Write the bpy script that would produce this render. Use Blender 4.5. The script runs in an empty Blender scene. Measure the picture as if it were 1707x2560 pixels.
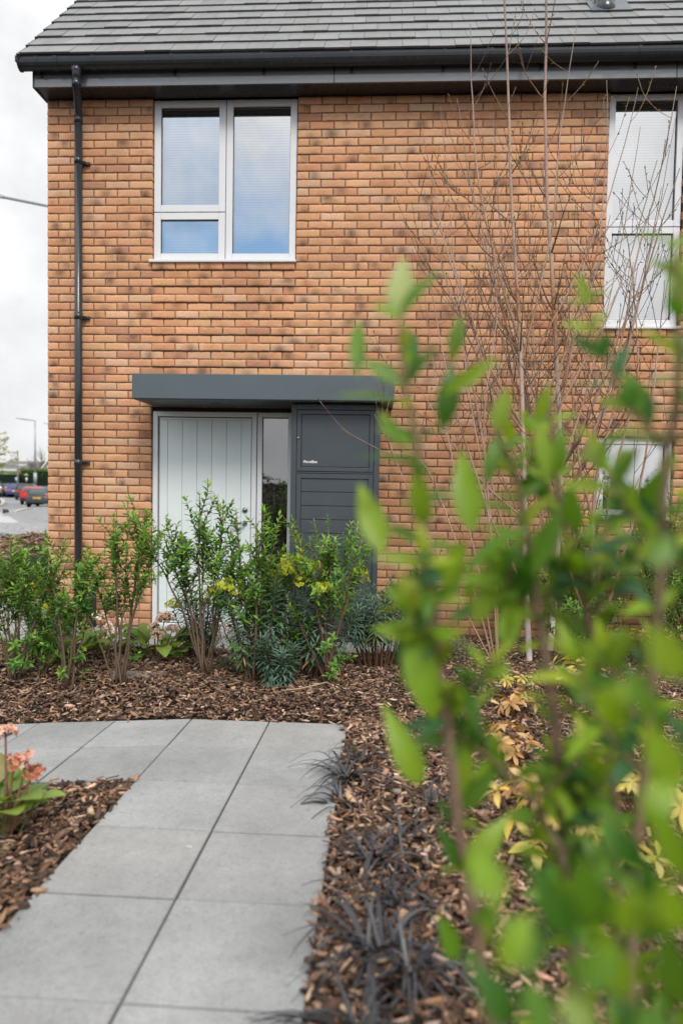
import bpy, bmesh, math, random
import numpy as np
from mathutils import Vector, Matrix
rnd = random.Random(7)
rng = np.random.default_rng(11)
sc = bpy.context.scene
COL = sc.collection
PI = math.pi

# ------------------------------------------------------------------ camera
FPX = 1707.0                                   # focal length in photo pixels (24 mm on full frame)
CAM = Vector((3.183, -6.393, 1.418))
YAW, PITCH, ROLL = .0559, .0436, .0174
_f = Vector((-math.sin(YAW) * math.cos(PITCH), math.cos(YAW) * math.cos(PITCH), -math.sin(PITCH)))
_r0 = Vector((math.cos(YAW), math.sin(YAW), 0))
_u0 = _r0.cross(_f)
_r = _r0 * math.cos(ROLL) + _u0 * math.sin(ROLL)
_u = _u0 * math.cos(ROLL) - _r0 * math.sin(ROLL)

def ray(px, py):
    return _f + _r * ((px - 853.5) / FPX) + _u * ((1280 - py) / FPX)
def atY(px, py, y):
    d = ray(px, py)
    return CAM + d * ((y - CAM.y) / d.y)
def atD(px, py, t):
    return CAM + ray(px, py) * t
def project(P):
    """numpy (n,3) -> photo pixels and depth, used only to drop chips that lie far outside the view"""
    v = P - np.array(CAM)
    w = v @ np.array(_f)
    w = np.where(np.abs(w) < 1e-4, 1e-4, w)
    return 853.5 + FPX * (v @ np.array(_r)) / w, 1280 - FPX * (v @ np.array(_u)) / w, w

cam = bpy.data.cameras.new('camera')
cam_o = bpy.data.objects.new('camera', cam)
COL.objects.link(cam_o)
cam_o.matrix_world = Matrix(((_r.x, _u.x, -_f.x, CAM.x), (_r.y, _u.y, -_f.y, CAM.y), (_r.z, _u.z, -_f.z, CAM.z), (0, 0, 0, 1)))
cam.sensor_fit = 'VERTICAL'
cam.sensor_height = 36.0
cam.sensor_width = 24.0
cam.lens = 36.0 * FPX / 2560
cam.clip_start = .05
cam.clip_end = 3000
cam.dof.use_dof = True
cam.dof.focus_distance = 5.0
cam.dof.aperture_fstop = 1.45
sc.camera = cam_o

# ------------------------------------------------------------------ ground heights
def smooth(a, b, t):
    t = min(1, max(0, (t - a) / (b - a)))
    return t * t * (3 - 2 * t)
def gz(x, y):
    if y < -2.565:
        z = .042 + .044 * (-2.565 - max(y, -8.0))
    elif y < -1.0:
        z = .042 * (1 - smooth(-2.3, -1.0, y))
    else:
        z = 0.0
    if x < 2.127 and y < -1.2:
        z -= .065 * min(4.5, 2.127 - x) * (1 - smooth(-2.5, -1.2, y)) * smooth(-6.0, -4.2, y)
    if y > 9.0:
        z -= .85 * smooth(9.5, 16.0, y)
    if y > 68:
        z += 1.56 * smooth(69.0, 76.0, y)
    return z
def bedz(x, y):
    z = gz(x, y)
    if -2.6 < y < -.9:
        z += .045 * math.sin(PI * min(1, max(0, (y + 2.6) / 1.7)))
    if x > 3.05 and y < -2.3:
        z += .035 * smooth(3.05, 3.5, x) * (1 - smooth(-2.6, -2.3, y))
    z += .010 * math.sin(x * 5.1 + 1.3 * math.sin(y * 4)) * math.sin(y * 6.3 + x)
    return z
def atG(px, py):
    d = ray(px, py)
    t = 4.0
    for _ in range(40):
        p = CAM + d * t
        t = t + .7 * ((bedz(p.x, p.y) - p.z) / d.z)
        t = max(.3, min(t, 400))
    p = CAM + d * t
    return Vector((p.x, p.y, bedz(p.x, p.y)))

# ------------------------------------------------------------------ materials
def new_mat(name):
    m = bpy.data.materials.new(name)
    m.use_nodes = True
    nt = m.node_tree
    return m, nt, nt.nodes['Principled BSDF'], nt.nodes['Material Output']
def node(nt, kind, **kw):
    n = nt.nodes.new(kind)
    for k, v in kw.items():
        setattr(n, k, v)
    return n
def set_spec(b, v):
    b.inputs['Specular IOR Level'].default_value = v
def noise(nt, scale, detail=4, rough=.55, vec=None):
    n = node(nt, 'ShaderNodeTexNoise')
    n.inputs['Scale'].default_value = scale
    n.inputs['Detail'].default_value = detail
    n.inputs['Roughness'].default_value = rough
    if vec is not None:
        nt.links.new(vec, n.inputs['Vector'])
    return n
def maprange(nt, val, a, b, c, d, clamp=True):
    n = node(nt, 'ShaderNodeMapRange')
    n.clamp = clamp
    nt.links.new(val, n.inputs['Value'])
    for k, v in zip(('From Min', 'From Max', 'To Min', 'To Max'), (a, b, c, d)):
        n.inputs[k].default_value = v
    return n.outputs['Result']
def mulcol(nt, col, fac):
    n = node(nt, 'ShaderNodeVectorMath', operation='MULTIPLY')
    nt.links.new(col, n.inputs[0])
    if isinstance(fac, (tuple, list)):
        n.inputs[1].default_value = fac
    else:
        nt.links.new(fac, n.inputs[1])
    return n.outputs[0]
def bump(nt, bsdf, height, strength, dist=.01):
    b = node(nt, 'ShaderNodeBump')
    b.inputs['Strength'].default_value = strength
    b.inputs['Distance'].default_value = dist
    nt.links.new(height, b.inputs['Height'])
    nt.links.new(b.outputs['Normal'], bsdf.inputs['Normal'])
def objco(nt):
    return node(nt, 'ShaderNodeTexCoord').outputs['Object']
def geopos(nt):
    return node(nt, 'ShaderNodeNewGeometry').outputs['Position']

def paint(name, col, rough=.45, spec=.4, var=.08, scale=3.0, metal=0.0, fine=.0, bumpy=0.0):
    m, nt, b, o = new_mat(name)
    p = geopos(nt)
    n = noise(nt, scale, 5, .6, p)
    f = maprange(nt, n.outputs['Fac'], .3, .7, 1 - var, 1 + var)
    rgb = node(nt, 'ShaderNodeRGB')
    rgb.outputs[0].default_value = (*col, 1)
    c = mulcol(nt, rgb.outputs[0], f)
    nt.links.new(c, b.inputs['Base Color'])
    n2 = noise(nt, scale * 4, 3, .6, p)
    nt.links.new(maprange(nt, n2.outputs['Fac'], .3, .7, max(.02, rough - .07), rough + .07), b.inputs['Roughness'])
    b.inputs['Metallic'].default_value = metal
    set_spec(b, spec)
    if bumpy:
        bump(nt, b, noise(nt, 900, 2, .6, p).outputs['Fac'], bumpy, .001)
    return m

def vcol(name, rough=.6, spec=.3, trans=0.0, grain=0.0, gscale=60, bumpy=0.0, bscale=200):
    """surface whose base colour is a per-piece colour attribute, with a fine grain"""
    m, nt, b, o = new_mat(name)
    a = node(nt, 'ShaderNodeAttribute', attribute_name='col')
    c = a.outputs['Color']
    p = geopos(nt)
    if grain:
        n = noise(nt, gscale, 5, .65, p)
        c = mulcol(nt, c, maprange(nt, n.outputs['Fac'], .25, .75, 1 - grain, 1 + grain))
    nt.links.new(c, b.inputs['Base Color'])
    b.inputs['Roughness'].default_value = rough
    set_spec(b, spec)
    if bumpy:
        bump(nt, b, noise(nt, bscale, 4, .6, p).outputs['Fac'], bumpy, .003)
    if trans:
        t = node(nt, 'ShaderNodeBsdfTranslucent')
        c2 = mulcol(nt, c, (1.5, 1.6, .5))
        nt.links.new(c2, t.inputs['Color'])
        mx = node(nt, 'ShaderNodeMixShader')
        mx.inputs[0].default_value = trans
        nt.links.new(b.outputs[0], mx.inputs[1])
        nt.links.new(t.outputs[0], mx.inputs[2])
        nt.links.new(mx.outputs[0], o.inputs['Surface'])
    return m

M = {}
M['leaf'] = vcol('leaf', .42, .35, .30, .12, 45)
M['laurel_leaf'] = vcol('laurel_leaf', .4, .35, .42, .12, 30)
M['matte_leaf'] = vcol('matte_leaf', .6, .25, .25, .12, 60)
M['black_leaf'] = vcol('black_leaf', .38, .5, 0, .15, 60)
M['petal'] = vcol('petal', .6, .2, .25, .1, 120)
M['bark'] = vcol('bark', .75, .25, 0, .3, 70, .5, 160)
M['chip'] = vcol('chip', .8, .2, 0, .25, 90, .4, 220)
M['brick'] = vcol('brick', .88, .15, 0, .16, 55, .6, 260)
def _weather():
    nt = M['brick'].node_tree; b = nt.nodes['Principled BSDF']
    src = b.inputs['Base Color'].links[0].from_socket
    p = geopos(nt)
    c = mulcol(nt, src, maprange(nt, noise(nt, .9, 3, .6, p).outputs['Fac'], .35, .65, .90, 1.07))
    s = node(nt, 'ShaderNodeSeparateXYZ'); nt.links.new(p, s.inputs[0])
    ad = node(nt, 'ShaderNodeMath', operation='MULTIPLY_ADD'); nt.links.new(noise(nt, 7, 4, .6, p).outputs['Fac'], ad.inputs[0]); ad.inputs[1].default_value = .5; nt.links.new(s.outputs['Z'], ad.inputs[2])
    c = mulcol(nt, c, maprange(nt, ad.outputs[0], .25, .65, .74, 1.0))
    mx = node(nt, 'ShaderNodeMixRGB'); mx.inputs[2].default_value = (.62, .55, .48, 1)
    nt.links.new(maprange(nt, noise(nt, 11, 6, .7, p).outputs['Fac'], .60, .78, 0, .55), mx.inputs[0])
    nt.links.new(c, mx.inputs[1]); nt.links.new(mx.outputs[0], b.inputs['Base Color'])
_weather()
M['far_leaf'] = vcol('far_leaf', .6, .2, .2, .1, 3)
M['tile'] = vcol('tile', .62, .3, 0, .14, 9, .25, 150)
M['frame'] = paint('pale_grey_frame', (.66, .665, .68), .35, .4, .03, 2)
M['door'] = paint('pale_grey_green_door', (.64, .69, .69), .38, .4, .035, 2.2)
M['graphite'] = paint('graphite_powder_coat', (.052, .062, .072), .42, .45, .07, 3, 0, 0, .15)
M['canopy'] = paint('slate_grey_metal', (.082, .102, .115), .40, .45, .06, 2.5, 0, 0, .1)
M['black'] = paint('black_plastic', (.028, .032, .037), .22, .5, .15, 6)
M['fascia'] = paint('sky_tone_fascia', (.13, .142, .155), .16, .9, .1, 2)  # grey base lifted to stand in for sky reflected in the board
M['soffit'] = paint('dark_soffit', (.030, .032, .037), .3, .5, .12, 3)
M['steel'] = paint('brushed_steel', (.30, .30, .295), .30, .5, .05, 20, 1.0)
M['white'] = paint('white_lettering', (.8, .8, .8), .5, .3, .02)
M['dark'] = paint('dark_room', (.02, .02, .022), .8, .1, .2)
M['seal'] = paint('black_seal', (.008, .008, .009), .5, .3, .1)
M['blind'] = paint('white_blind', (.72, .73, .74), .5, .3, .02, 5)
M['rail'] = paint('reflection_tone_rail', (.10, .15, .125), .5, .3, .05)
M['concrete_sill'] = paint('pale_threshold', (.45, .45, .45), .7, .3, .08, 8)
M['tyre'] = paint('tyre_rubber', (.015, .015, .016), .8, .2, .1)
M['alloy'] = paint('alloy_rim', (.4, .4, .42), .35, .5, .05, 5, .7)
M['galv'] = paint('galvanised_steel', (.34, .36, .37), .5, .4, .1, 1.5, .3)
M['timber_post'] = paint('weathered_post', (.20, .19, .18), .8, .2, .15, 3)
M['red_lens'] = paint('red_lens', (.45, .02, .015), .2, .6, .1, 8)
M['plate'] = paint('yellow_plate', (.75, .45, .03), .4, .4, .03)
M['house_white'] = paint('white_render', (.75, .75, .74), .8, .2, .05, 1)
M['house_pink'] = paint('pale_pink_render', (.62, .47, .42), .8, .2, .06, 1)
M['far_roof'] = paint('far_roof', (.16, .15, .15), .8, .2, .2, 2)
M['red_roof'] = paint('red_brown_roof', (.22, .09, .06), .8, .2, .2, 2)
M['car_glass'] = paint('car_glass', (.05, .065, .07), .08, .8, .1)
def carpaint(n, c):
    return paint(n, c, .22, .6, .03, 2)

def glass_mat(name, refl, tint=(.86, .9, .92)):
    m, nt, b, o = new_mat(name)
    g = node(nt, 'ShaderNodeBsdfGlossy')
    g.inputs['Roughness'].default_value = .012
    t = node(nt, 'ShaderNodeBsdfTransparent')
    t.inputs['Color'].default_value = (*tint, 1)
    fr = node(nt, 'ShaderNodeLayerWeight')
    fr.inputs['Blend'].default_value = .25
    f = maprange(nt, fr.outputs['Fresnel'], 0, 1, refl, 1)
    mx = node(nt, 'ShaderNodeMixShader')
    nt.links.new(f, mx.inputs[0])
    nt.links.new(t.outputs[0], mx.inputs[1])
    nt.links.new(g.outputs[0], mx.inputs[2])
    nt.links.new(mx.outputs[0], o.inputs['Surface'])
    return m
M['glass'] = glass_mat('coated_glass', .62, (.9, .94, .96))
M['side_glass'] = glass_mat('sidelight_glass', .24, (.75, .78, .8))

def slab_mat():
    m, nt, b, o = new_mat('concrete_paving')
    p = geopos(nt)
    a = node(nt, 'ShaderNodeAttribute', attribute_name='col')
    n1 = noise(nt, 5, 6, .65, p)
    n2 = noise(nt, 150, 4, .75, p)
    n3 = noise(nt, 2.1, 6, .65, p)
    n4 = noise(nt, 42, 4, .7, p)
    c = mulcol(nt, a.outputs['Color'], maprange(nt, n1.outputs['Fac'], .3, .7, .90, 1.08))
    c = mulcol(nt, c, maprange(nt, n2.outputs['Fac'], .3, .7, .78, 1.18))
    c = mulcol(nt, c, maprange(nt, n3.outputs['Fac'], .35, .65, .84, 1.08))
    c = mulcol(nt, c, maprange(nt, n4.outputs['Fac'], .52, .70, 1.0, .80))
    nt.links.new(c, b.inputs['Base Color'])
    b.inputs['Roughness'].default_value = .85
    set_spec(b, .2)
    n5 = noise(nt, 90, 6, .75, p)
    bump(nt, b, n5.outputs['Fac'], .5, .005)
    return m
M['slab'] = slab_mat()

def earth(name, c1, c2, scale, rough=.95, bscale=40, bs=.8, bd=.02):
    m, nt, b, o = new_mat(name)
    p = geopos(nt)
    n = noise(nt, scale, 7, .7, p)
    r = node(nt, 'ShaderNodeValToRGB')
    r.color_ramp.elements[0].position = .35
    r.color_ramp.elements[1].position = .68
    r.color_ramp.elements[0].color = (*c1, 1)
    r.color_ramp.elements[1].color = (*c2, 1)
    nt.links.new(n.outputs['Fac'], r.inputs['Fac'])
    nt.links.new(r.outputs[0], b.inputs['Base Color'])
    b.inputs['Roughness'].default_value = rough
    set_spec(b, .15)
    bump(nt, b, noise(nt, bscale, 6, .7, p).outputs['Fac'], bs, bd)
    return m
M['soil'] = earth('dark_soil', (.020, .013, .010), (.075, .048, .034), 30)
M['bare_soil'] = earth('bare_soil', (.13, .10, .08), (.32, .27, .22), 55, .95, 90, .8, .01)
M['asphalt'] = earth('asphalt', (.20, .20, .21), (.30, .30, .31), 1.2, .9, 60, .2, .005)
M['gravel'] = earth('gravel', (.16, .16, .17), (.50, .50, .50), 14, .9, 20, .9, .04)
M['grass'] = earth('rough_grass', (.05, .08, .02), (.10, .13, .04), 2)
M['kerb'] = earth('pale_kerb', (.38, .36, .33), (.5, .48, .45), 6, .9, 50, .3, .004)
M['hill'] = earth('far_hill', (.05, .07, .035), (.11, .12, .07), .05, .95, .3, .3, .5)

def mortar_mat():
    m, nt, b, o = new_mat('brown_mortar')
    p = geopos(nt)
    n = noise(nt, 2.2, 6, .7, p)
    r = node(nt, 'ShaderNodeValToRGB')
    e = r.color_ramp.elements
    e[0].position = .30; e[0].color = (.13, .075, .050, 1)
    e[1].position = .62; e[1].color = (.23, .145, .10, 1)
    k = e.new(.74); k.color = (.50, .44, .38, 1)
    nt.links.new(n.outputs['Fac'], r.inputs['Fac'])
    nt.links.new(r.outputs[0], b.inputs['Base Color'])
    b.inputs['Roughness'].default_value = .95
    set_spec(b, .1)
    bump(nt, b, noise(nt, 300, 4, .6, p).outputs['Fac'], .5, .003)
    return m
M['mortar'] = mortar_mat()

# ------------------------------------------------------------------ mesh helpers
def np_mesh(name, V, F, mat, parent=None, C=None, smooth_=False, mats=None, midx=None):
    """V (n,3); F (m,k) array or list of lists; C optional (n,3) colours"""
    me = bpy.data.meshes.new(name)
    V = np.asarray(V, dtype=np.float32)
    if isinstance(F, np.ndarray):
        n, k = F.shape
        me.vertices.add(len(V)); me.vertices.foreach_set('co', V.ravel())
        me.loops.add(n * k); me.loops.foreach_set('vertex_index', F.astype(np.int32).ravel())
        me.polygons.add(n)
        me.polygons.foreach_set('loop_start', np.arange(0, n * k, k, dtype=np.int32))
        me.update(calc_edges=True)
    else:
        me.from_pydata([tuple(map(float, v)) for v in V], [], F)
        me.update()
    if C is not None:
        a = me.attributes.new('col', 'FLOAT_COLOR', 'POINT')
        C = np.asarray(C, dtype=np.float32)
        a.data.foreach_set('color', np.concatenate([C, np.ones((len(C), 1), np.float32)], 1).ravel())
    if smooth_:
        me.polygons.foreach_set('use_smooth', np.ones(len(me.polygons), bool))
    for mm in (mats or [mat]):
        me.materials.append(mm)
    if midx is not None:
        me.polygons.foreach_set('material_index', np.asarray(midx, np.int32))
    o = bpy.data.objects.new(name, me)
    COL.objects.link(o)
    if parent is not None:
        o.parent = parent
        o.matrix_parent_inverse = Matrix.Identity(4)
        o.location = -world_of(parent)
    return o
def world_of(o):
    v = Vector((0, 0, 0))
    while o is not None:
        v = v + o.location
        o = o.parent
    return v

class MB:
    """collects boxes, bars, tubes, polygons; build() links them as ONE mesh object (world coordinates)"""
    def __init__(s):
        s.v = []; s.f = []; s.c = []; s.col = (.5, .5, .5)
    def poly(s, pts):
        i = len(s.v)
        s.v += [tuple(p) for p in pts]; s.c += [s.col] * len(pts)
        s.f.append(list(range(i, i + len(pts))))
    def hexa(s, p):
        i = len(s.v)
        s.v += [tuple(q) for q in p]; s.c += [s.col] * 8
        for q in ((0, 3, 2, 1), (4, 5, 6, 7), (0, 1, 5, 4), (1, 2, 6, 5), (2, 3, 7, 6), (3, 0, 4, 7)):
            s.f.append([i + k for k in q])
    def box(s, x0, x1, y0, y1, z0, z1):
        s.hexa(((x0, y0, z0), (x1, y0, z0), (x1, y1, z0), (x0, y1, z0), (x0, y0, z1), (x1, y0, z1), (x1, y1, z1), (x0, y1, z1)))
    def tube(s, pts, rad, n=6, cap=True, cols=None):
        pts = [Vector(p) for p in pts]
        if not isinstance(rad, (list, tuple)):
            rad = [rad] * len(pts)
        base = len(s.v)
        side = None
        for k, p in enumerate(pts):
            d = (pts[min(k + 1, len(pts) - 1)] - pts[max(k - 1, 0)])
            if d.length < 1e-9: d = Vector((0, 0, 1))
            d.normalize()
            if side is None:
                side = d.cross(Vector((0, 0, 1)) if abs(d.z) < .9 else Vector((1, 0, 0))).normalized()
            else:
                side = (side - d * side.dot(d))
                side = side.normalized() if side.length > 1e-6 else d.orthogonal().normalized()
            b = d.cross(side)
            for j in range(n):
                a = 2 * PI * j / n
                s.v.append(tuple(p + (side * math.cos(a) + b * math.sin(a)) * rad[k]))
                s.c.append(cols[k] if cols else s.col)
        for k in range(len(pts) - 1):
            for j in range(n):
                a = base + k * n + j; b2 = base + k * n + (j + 1) % n
                s.f.append([a, b2, b2 + n, a + n])
        if cap:
            s.f.append([base + j for j in range(n)][::-1])
            e = base + (len(pts) - 1) * n
            s.f.append([e + j for j in range(n)])
    def lathe(s, prof, centre, n=16, axis='z'):
        """prof list of (r, h)"""
        base = len(s.v); c = Vector(centre)
        for r, h in prof:
            for j in range(n):
                a = 2 * PI * j / n
                if axis == 'z': q = Vector((r * math.cos(a), r * math.sin(a), h))
                elif axis == 'y': q = Vector((r * math.cos(a), h, r * math.sin(a)))
                else: q = Vector((h, r * math.cos(a), r * math.sin(a)))
                s.v.append(tuple(c + q)); s.c.append(s.col)
        for k in range(len(prof) - 1):
            for j in range(n):
                a = base + k * n + j; b = base + k * n + (j + 1) % n
                s.f.append([a, b, b + n, a + n])
        s.f.append([base + j for j in range(n)])
        s.f.append([base + (len(prof) - 1) * n + j for j in range(n)])
    def build(s, name, mat, parent=None, smooth_=False, bev=0.0, col=False):
        me = bpy.data.meshes.new(name)
        me.from_pydata(s.v, [], s.f)
        bm = bmesh.new(); bm.from_mesh(me)
        bmesh.ops.recalc_face_normals(bm, faces=bm.faces)
        bm.to_mesh(me); bm.free()
        me.update()
        if col:
            a = me.attributes.new('col', 'FLOAT_COLOR', 'POINT')
            a.data.foreach_set('color', np.concatenate([np.array(s.c, np.float32), np.ones((len(s.c), 1), np.float32)], 1).ravel())
        if smooth_:
            me.polygons.foreach_set('use_smooth', np.ones(len(me.polygons), bool))
        me.materials.append(mat)
        o = bpy.data.objects.new(name, me)
        COL.objects.link(o)
        if parent is not None:
            o.parent = parent
            o.location = -world_of(parent)
        if bev:
            md = o.modifiers.new('bevel', 'BEVEL')
            md.width = bev; md.segments = 2; md.limit_method = 'ANGLE'; md.angle_limit = math.radians(40)
        return o

def tag(o, label=None, cat=None, group=None, kind=None):
    if label: o['label'] = label
    if cat: o['category'] = cat
    if group: o['group'] = group
    if kind: o['kind'] = kind
    return o
def empty(name, loc, label, cat, group=None, rz=0.0):
    o = bpy.data.objects.new(name, None)
    o.empty_display_size = .2
    COL.objects.link(o)
    o.location = loc
    o.rotation_euler.z = rz
    return tag(o, label, cat, group)

# leaf-like pieces: a template mesh repeated with per-piece frames and colours
def leaf_template(widths, fold=.25, droop=.25):
    ts = np.linspace(0, 1, len(widths))
    V = []; F = []
    for t, w in zip(ts, widths):
        z = -droop * t * t
        V += [(-w / 2, t, z + fold * w / 2), (0, t, z), (w / 2, t, z + fold * w / 2)]
    for k in range(len(widths) - 1):
        a = 3 * k
        F += [(a, a + 1, a + 4, a + 3), (a + 1, a + 2, a + 5, a + 4)]
    return np.array(V, np.float32), np.array(F, np.int32)
T_OVAL = [leaf_template([.04, .28, .42, .40, .24, .02], .3, d) for d in (.05, .22, .45)]
T_OVATE = [leaf_template([.05, .42, .50, .42, .24, .02], .3, d) for d in (.05, .25, .5)]
T_NARROW = [leaf_template([.05, .13, .16, .12, .02], .3, d) for d in (.1, .35)]
T_ROUND = [leaf_template([.12, .62, .86, .84, .55, .12], .18, d) for d in (.05, .3, .55)]
T_SPOON = [leaf_template([.06, .16, .28, .36, .30, .05], .2, d) for d in (.1, .35)]
T_BLADE = [leaf_template([.03, .035, .032, .028, .022, .014, .004], .5, d) for d in (.1,)]

class Leaves:
    def __init__(s): s.items = []
    def add(s, base, direc, length, width, col, up=None, tmpl=T_OVAL, k=None):
        d = Vector(direc)
        if d.length < 1e-6: d = Vector((0, 0, 1))
        d = d.normalized()
        n = Vector(up) if up is not None else Vector((0, 0, 1))
        x = d.cross(n)
        if x.length < 1e-3: x = d.orthogonal()
        x.normalize()
        n = x.cross(d)
        ti = rnd.randrange(len(tmpl)) if k is None else k
        s.items.append((id(tmpl), ti, tmpl, Vector(base), x * width, d * length, n * length, col))
    def build(s, name, mat, parent, smooth_=True):
        groups = {}
        for it in s.items:
            groups.setdefault((it[0], it[1]), []).append(it)
        Vs = []; Fs = []; Cs = []; off = 0
        for (tid, ti), its in groups.items():
            tv, tf = its[0][2][ti]
            A = np.array([[tuple(i[4]), tuple(i[5]), tuple(i[6])] for i in its], np.float32)   # m,3,3
            B = np.array([tuple(i[3]) for i in its], np.float32)
            C = np.array([i[7] for i in its], np.float32)
            V = np.einsum('vk,mkc->mvc', tv, A) + B[:, None, :]
            m, n = V.shape[0], V.shape[1]
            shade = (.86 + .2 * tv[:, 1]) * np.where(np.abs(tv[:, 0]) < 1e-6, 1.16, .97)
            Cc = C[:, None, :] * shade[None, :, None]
            Vs.append(V.reshape(-1, 3)); Cs.append(np.clip(Cc, 0, 1).reshape(-1, 3))
            Fs.append((tf[None] + (np.arange(m) * n)[:, None, None] + off).reshape(-1, 4))
            off += m * n
        if not Vs: return None
        return np_mesh(name, np.concatenate(Vs), np.concatenate(Fs), mat, parent, np.concatenate(Cs), smooth_)

def jit(c, v=.15, h=.06):
    k = 1 + rnd.uniform(-v, v)
    return tuple(max(.002, min(.95, ch * k * (1 + rnd.uniform(-h, h)))) for ch in c)
def mix(a, b, t):
    return tuple(x + (y - x) * t for x, y in zip(a, b))
def rdir(zmin=-1, zmax=1):
    a = rnd.uniform(0, 2 * PI); z = rnd.uniform(zmin, zmax); r = math.sqrt(max(0, 1 - z * z))
    return Vector((r * math.cos(a), r * math.sin(a), z))
def wobble(p0, p1, n, amp, bend=None):
    """a hand-drawn line from p0 to p1"""
    p0 = Vector(p0); p1 = Vector(p1); d = p1 - p0; L = d.length
    off = Vector((0, 0, 0)); out = [p0]
    ph = rnd.uniform(0, 6.28)
    s1 = d.orthogonal().normalized(); s2 = d.cross(s1).normalized()
    for k in range(1, n + 1):
        t = k / n
        q = p0 + d * t
        q += (s1 * math.sin(t * 5 + ph) + s2 * math.cos(t * 4 + ph * 1.7)) * amp * L * t * .6
        q += (s1 * rnd.uniform(-1, 1) + s2 * rnd.uniform(-1, 1)) * amp * L * .3
        if bend is not None:
            q += Vector(bend) * (t * t - t) * -1.0
        out.append(q)
    return out
# ------------------------------------------------------------------ sky and sun
SUN_EL, SUN_ROT = math.radians(47), math.radians(158)
w = bpy.data.worlds.new('World'); sc.world = w; w.use_nodes = True
nt = w.node_tree
for n in list(nt.nodes): nt.nodes.remove(n)
wo = node(nt, 'ShaderNodeOutputWorld')
sky = node(nt, 'ShaderNodeTexSky', sky_type='NISHITA')
sky.sun_disc = False
sky.sun_elevation = SUN_EL; sky.sun_rotation = SUN_ROT
sky.air_density = 1.2; sky.dust_density = .15; sky.ozone_density = 1.5
bg1 = node(nt, 'ShaderNodeBackground'); bg1.inputs['Strength'].default_value = .15
nt.links.new(mulcol(nt, sky.outputs[0], (.78, 1.0, 1.12)), bg1.inputs['Color'])
tc = node(nt, 'ShaderNodeTexCoord')
d = tc.outputs['Generated']
sx = node(nt, 'ShaderNodeSeparateXYZ'); nt.links.new(d, sx.inputs[0])
n1 = noise(nt, 3.4, 7, .55, d)
n2 = noise(nt, 6.5, 6, .6, d)
# a break in the clouds low in the sky on the street side
dp = node(nt, 'ShaderNodeVectorMath', operation='DOT_PRODUCT')
nt.links.new(d, dp.inputs[0]); dp.inputs[1].default_value = Vector((-.22, -.95, .20)).normalized()
ad = node(nt, 'ShaderNodeMath', operation='MULTIPLY_ADD')
nt.links.new(n2.outputs['Fac'], ad.inputs[0]); ad.inputs[1].default_value = .10; nt.links.new(dp.outputs['Value'], ad.inputs[2])
gm = node(nt, 'ShaderNodeMath', operation='MULTIPLY')
nt.links.new(maprange(nt, ad.outputs[0], 1.000, 1.042, 0, .95), gm.inputs[0])
nt.links.new(maprange(nt, sx.outputs['Z'], .10, .22, 0, 1), gm.inputs[1])
gap = gm.outputs[0]
base = maprange(nt, n1.outputs['Fac'], .36, .60, .70, 1.02)
det = maprange(nt, n2.outputs['Fac'], .3, .7, .95, 1.03)
zen = maprange(nt, sx.outputs['Z'], .15, .95, .95, 1.55)
mm1 = node(nt, 'ShaderNodeMath', operation='MULTIPLY'); nt.links.new(base, mm1.inputs[0]); nt.links.new(det, mm1.inputs[1])
mm2 = node(nt, 'ShaderNodeMath', operation='MULTIPLY'); nt.links.new(mm1.outputs[0], mm2.inputs[0]); nt.links.new(zen, mm2.inputs[1])
bg2 = node(nt, 'ShaderNodeBackground'); bg2.inputs['Color'].default_value = (.975, .985, 1.0, 1)
mm3 = node(nt, 'ShaderNodeMath', operation='MULTIPLY'); nt.links.new(mm2.outputs[0], mm3.inputs[0])
nt.links.new(maprange(nt, sx.outputs['Y'], -.8, .5, 1.42, 1.0), mm3.inputs[1])
nt.links.new(mm3.outputs[0], bg2.inputs['Strength'])
mxs = node(nt, 'ShaderNodeMixShader')
one = node(nt, 'ShaderNodeMath', operation='SUBTRACT'); one.inputs[0].default_value = 1.0
nt.links.new(gap, one.inputs[1])
nt.links.new(one.outputs[0], mxs.inputs[0])
nt.links.new(bg1.outputs[0], mxs.inputs[1]); nt.links.new(bg2.outputs[0], mxs.inputs[2])
nt.links.new(mxs.outputs[0], wo.inputs['Surface'])
sun = bpy.data.lights.new('sun', 'SUN'); sun.energy = 2.4; sun.angle = math.radians(20); sun.color = (1, .96, .90)
so = bpy.data.objects.new('sun', sun); COL.objects.link(so)
# Nishita: rotation 0 looks towards +Y, growing clockwise seen from above
sd = Vector((math.sin(SUN_ROT) * math.cos(SUN_EL), math.cos(SUN_ROT) * math.cos(SUN_EL), math.sin(SUN_EL)))
so.rotation_euler = (-sd).to_track_quat('-Z', 'Y').to_euler()
sc.view_settings.view_transform = 'Standard'
sc.view_settings.look = 'None'
sc.view_settings.exposure = 0
sc.render.engine = 'CYCLES'
try:
    sc.cycles.use_denoising = True
    sc.cycles.max_bounces = 8
    sc.cycles.transparent_max_bounces = 12
    sc.cycles.caustics_reflective = False
except Exception: pass

# ------------------------------------------------------------------ the setting
def axis_grid(a, b, fine0, fine1, step, far):
    g = list(np.arange(fine0, fine1 + 1e-6, step))
    s = step; v = fine1
    while v < b: s *= far; v += s; g.append(min(v, b))
    s = step; v = fine0
    while v > a: s *= far; v -= s; g.insert(0, max(v, a))
    return np.array(g)
gx = axis_grid(-600, 600, -3, 7, .12, 1.35); gy = axis_grid(-300, 1200, -7, 2, .12, 1.25)
V = []
for y in gy:
    for x in gx:
        inside = (-.5 < x < 9.5 and -.3 < y < 8.2)
        z = gz(x, y) - (.25 if inside else .045)
        V.append((x, y, z))
nx = len(gx)
ii = np.arange(nx - 1)[None, :] + np.arange(len(gy) - 1)[:, None] * nx
ii = ii.ravel()
Fq = np.stack([ii, ii + 1, ii + nx + 1, ii + nx], 1)
g = np_mesh('ground', V, Fq, M['soil'], None, None, True)
tag(g, kind='structure')
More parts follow.
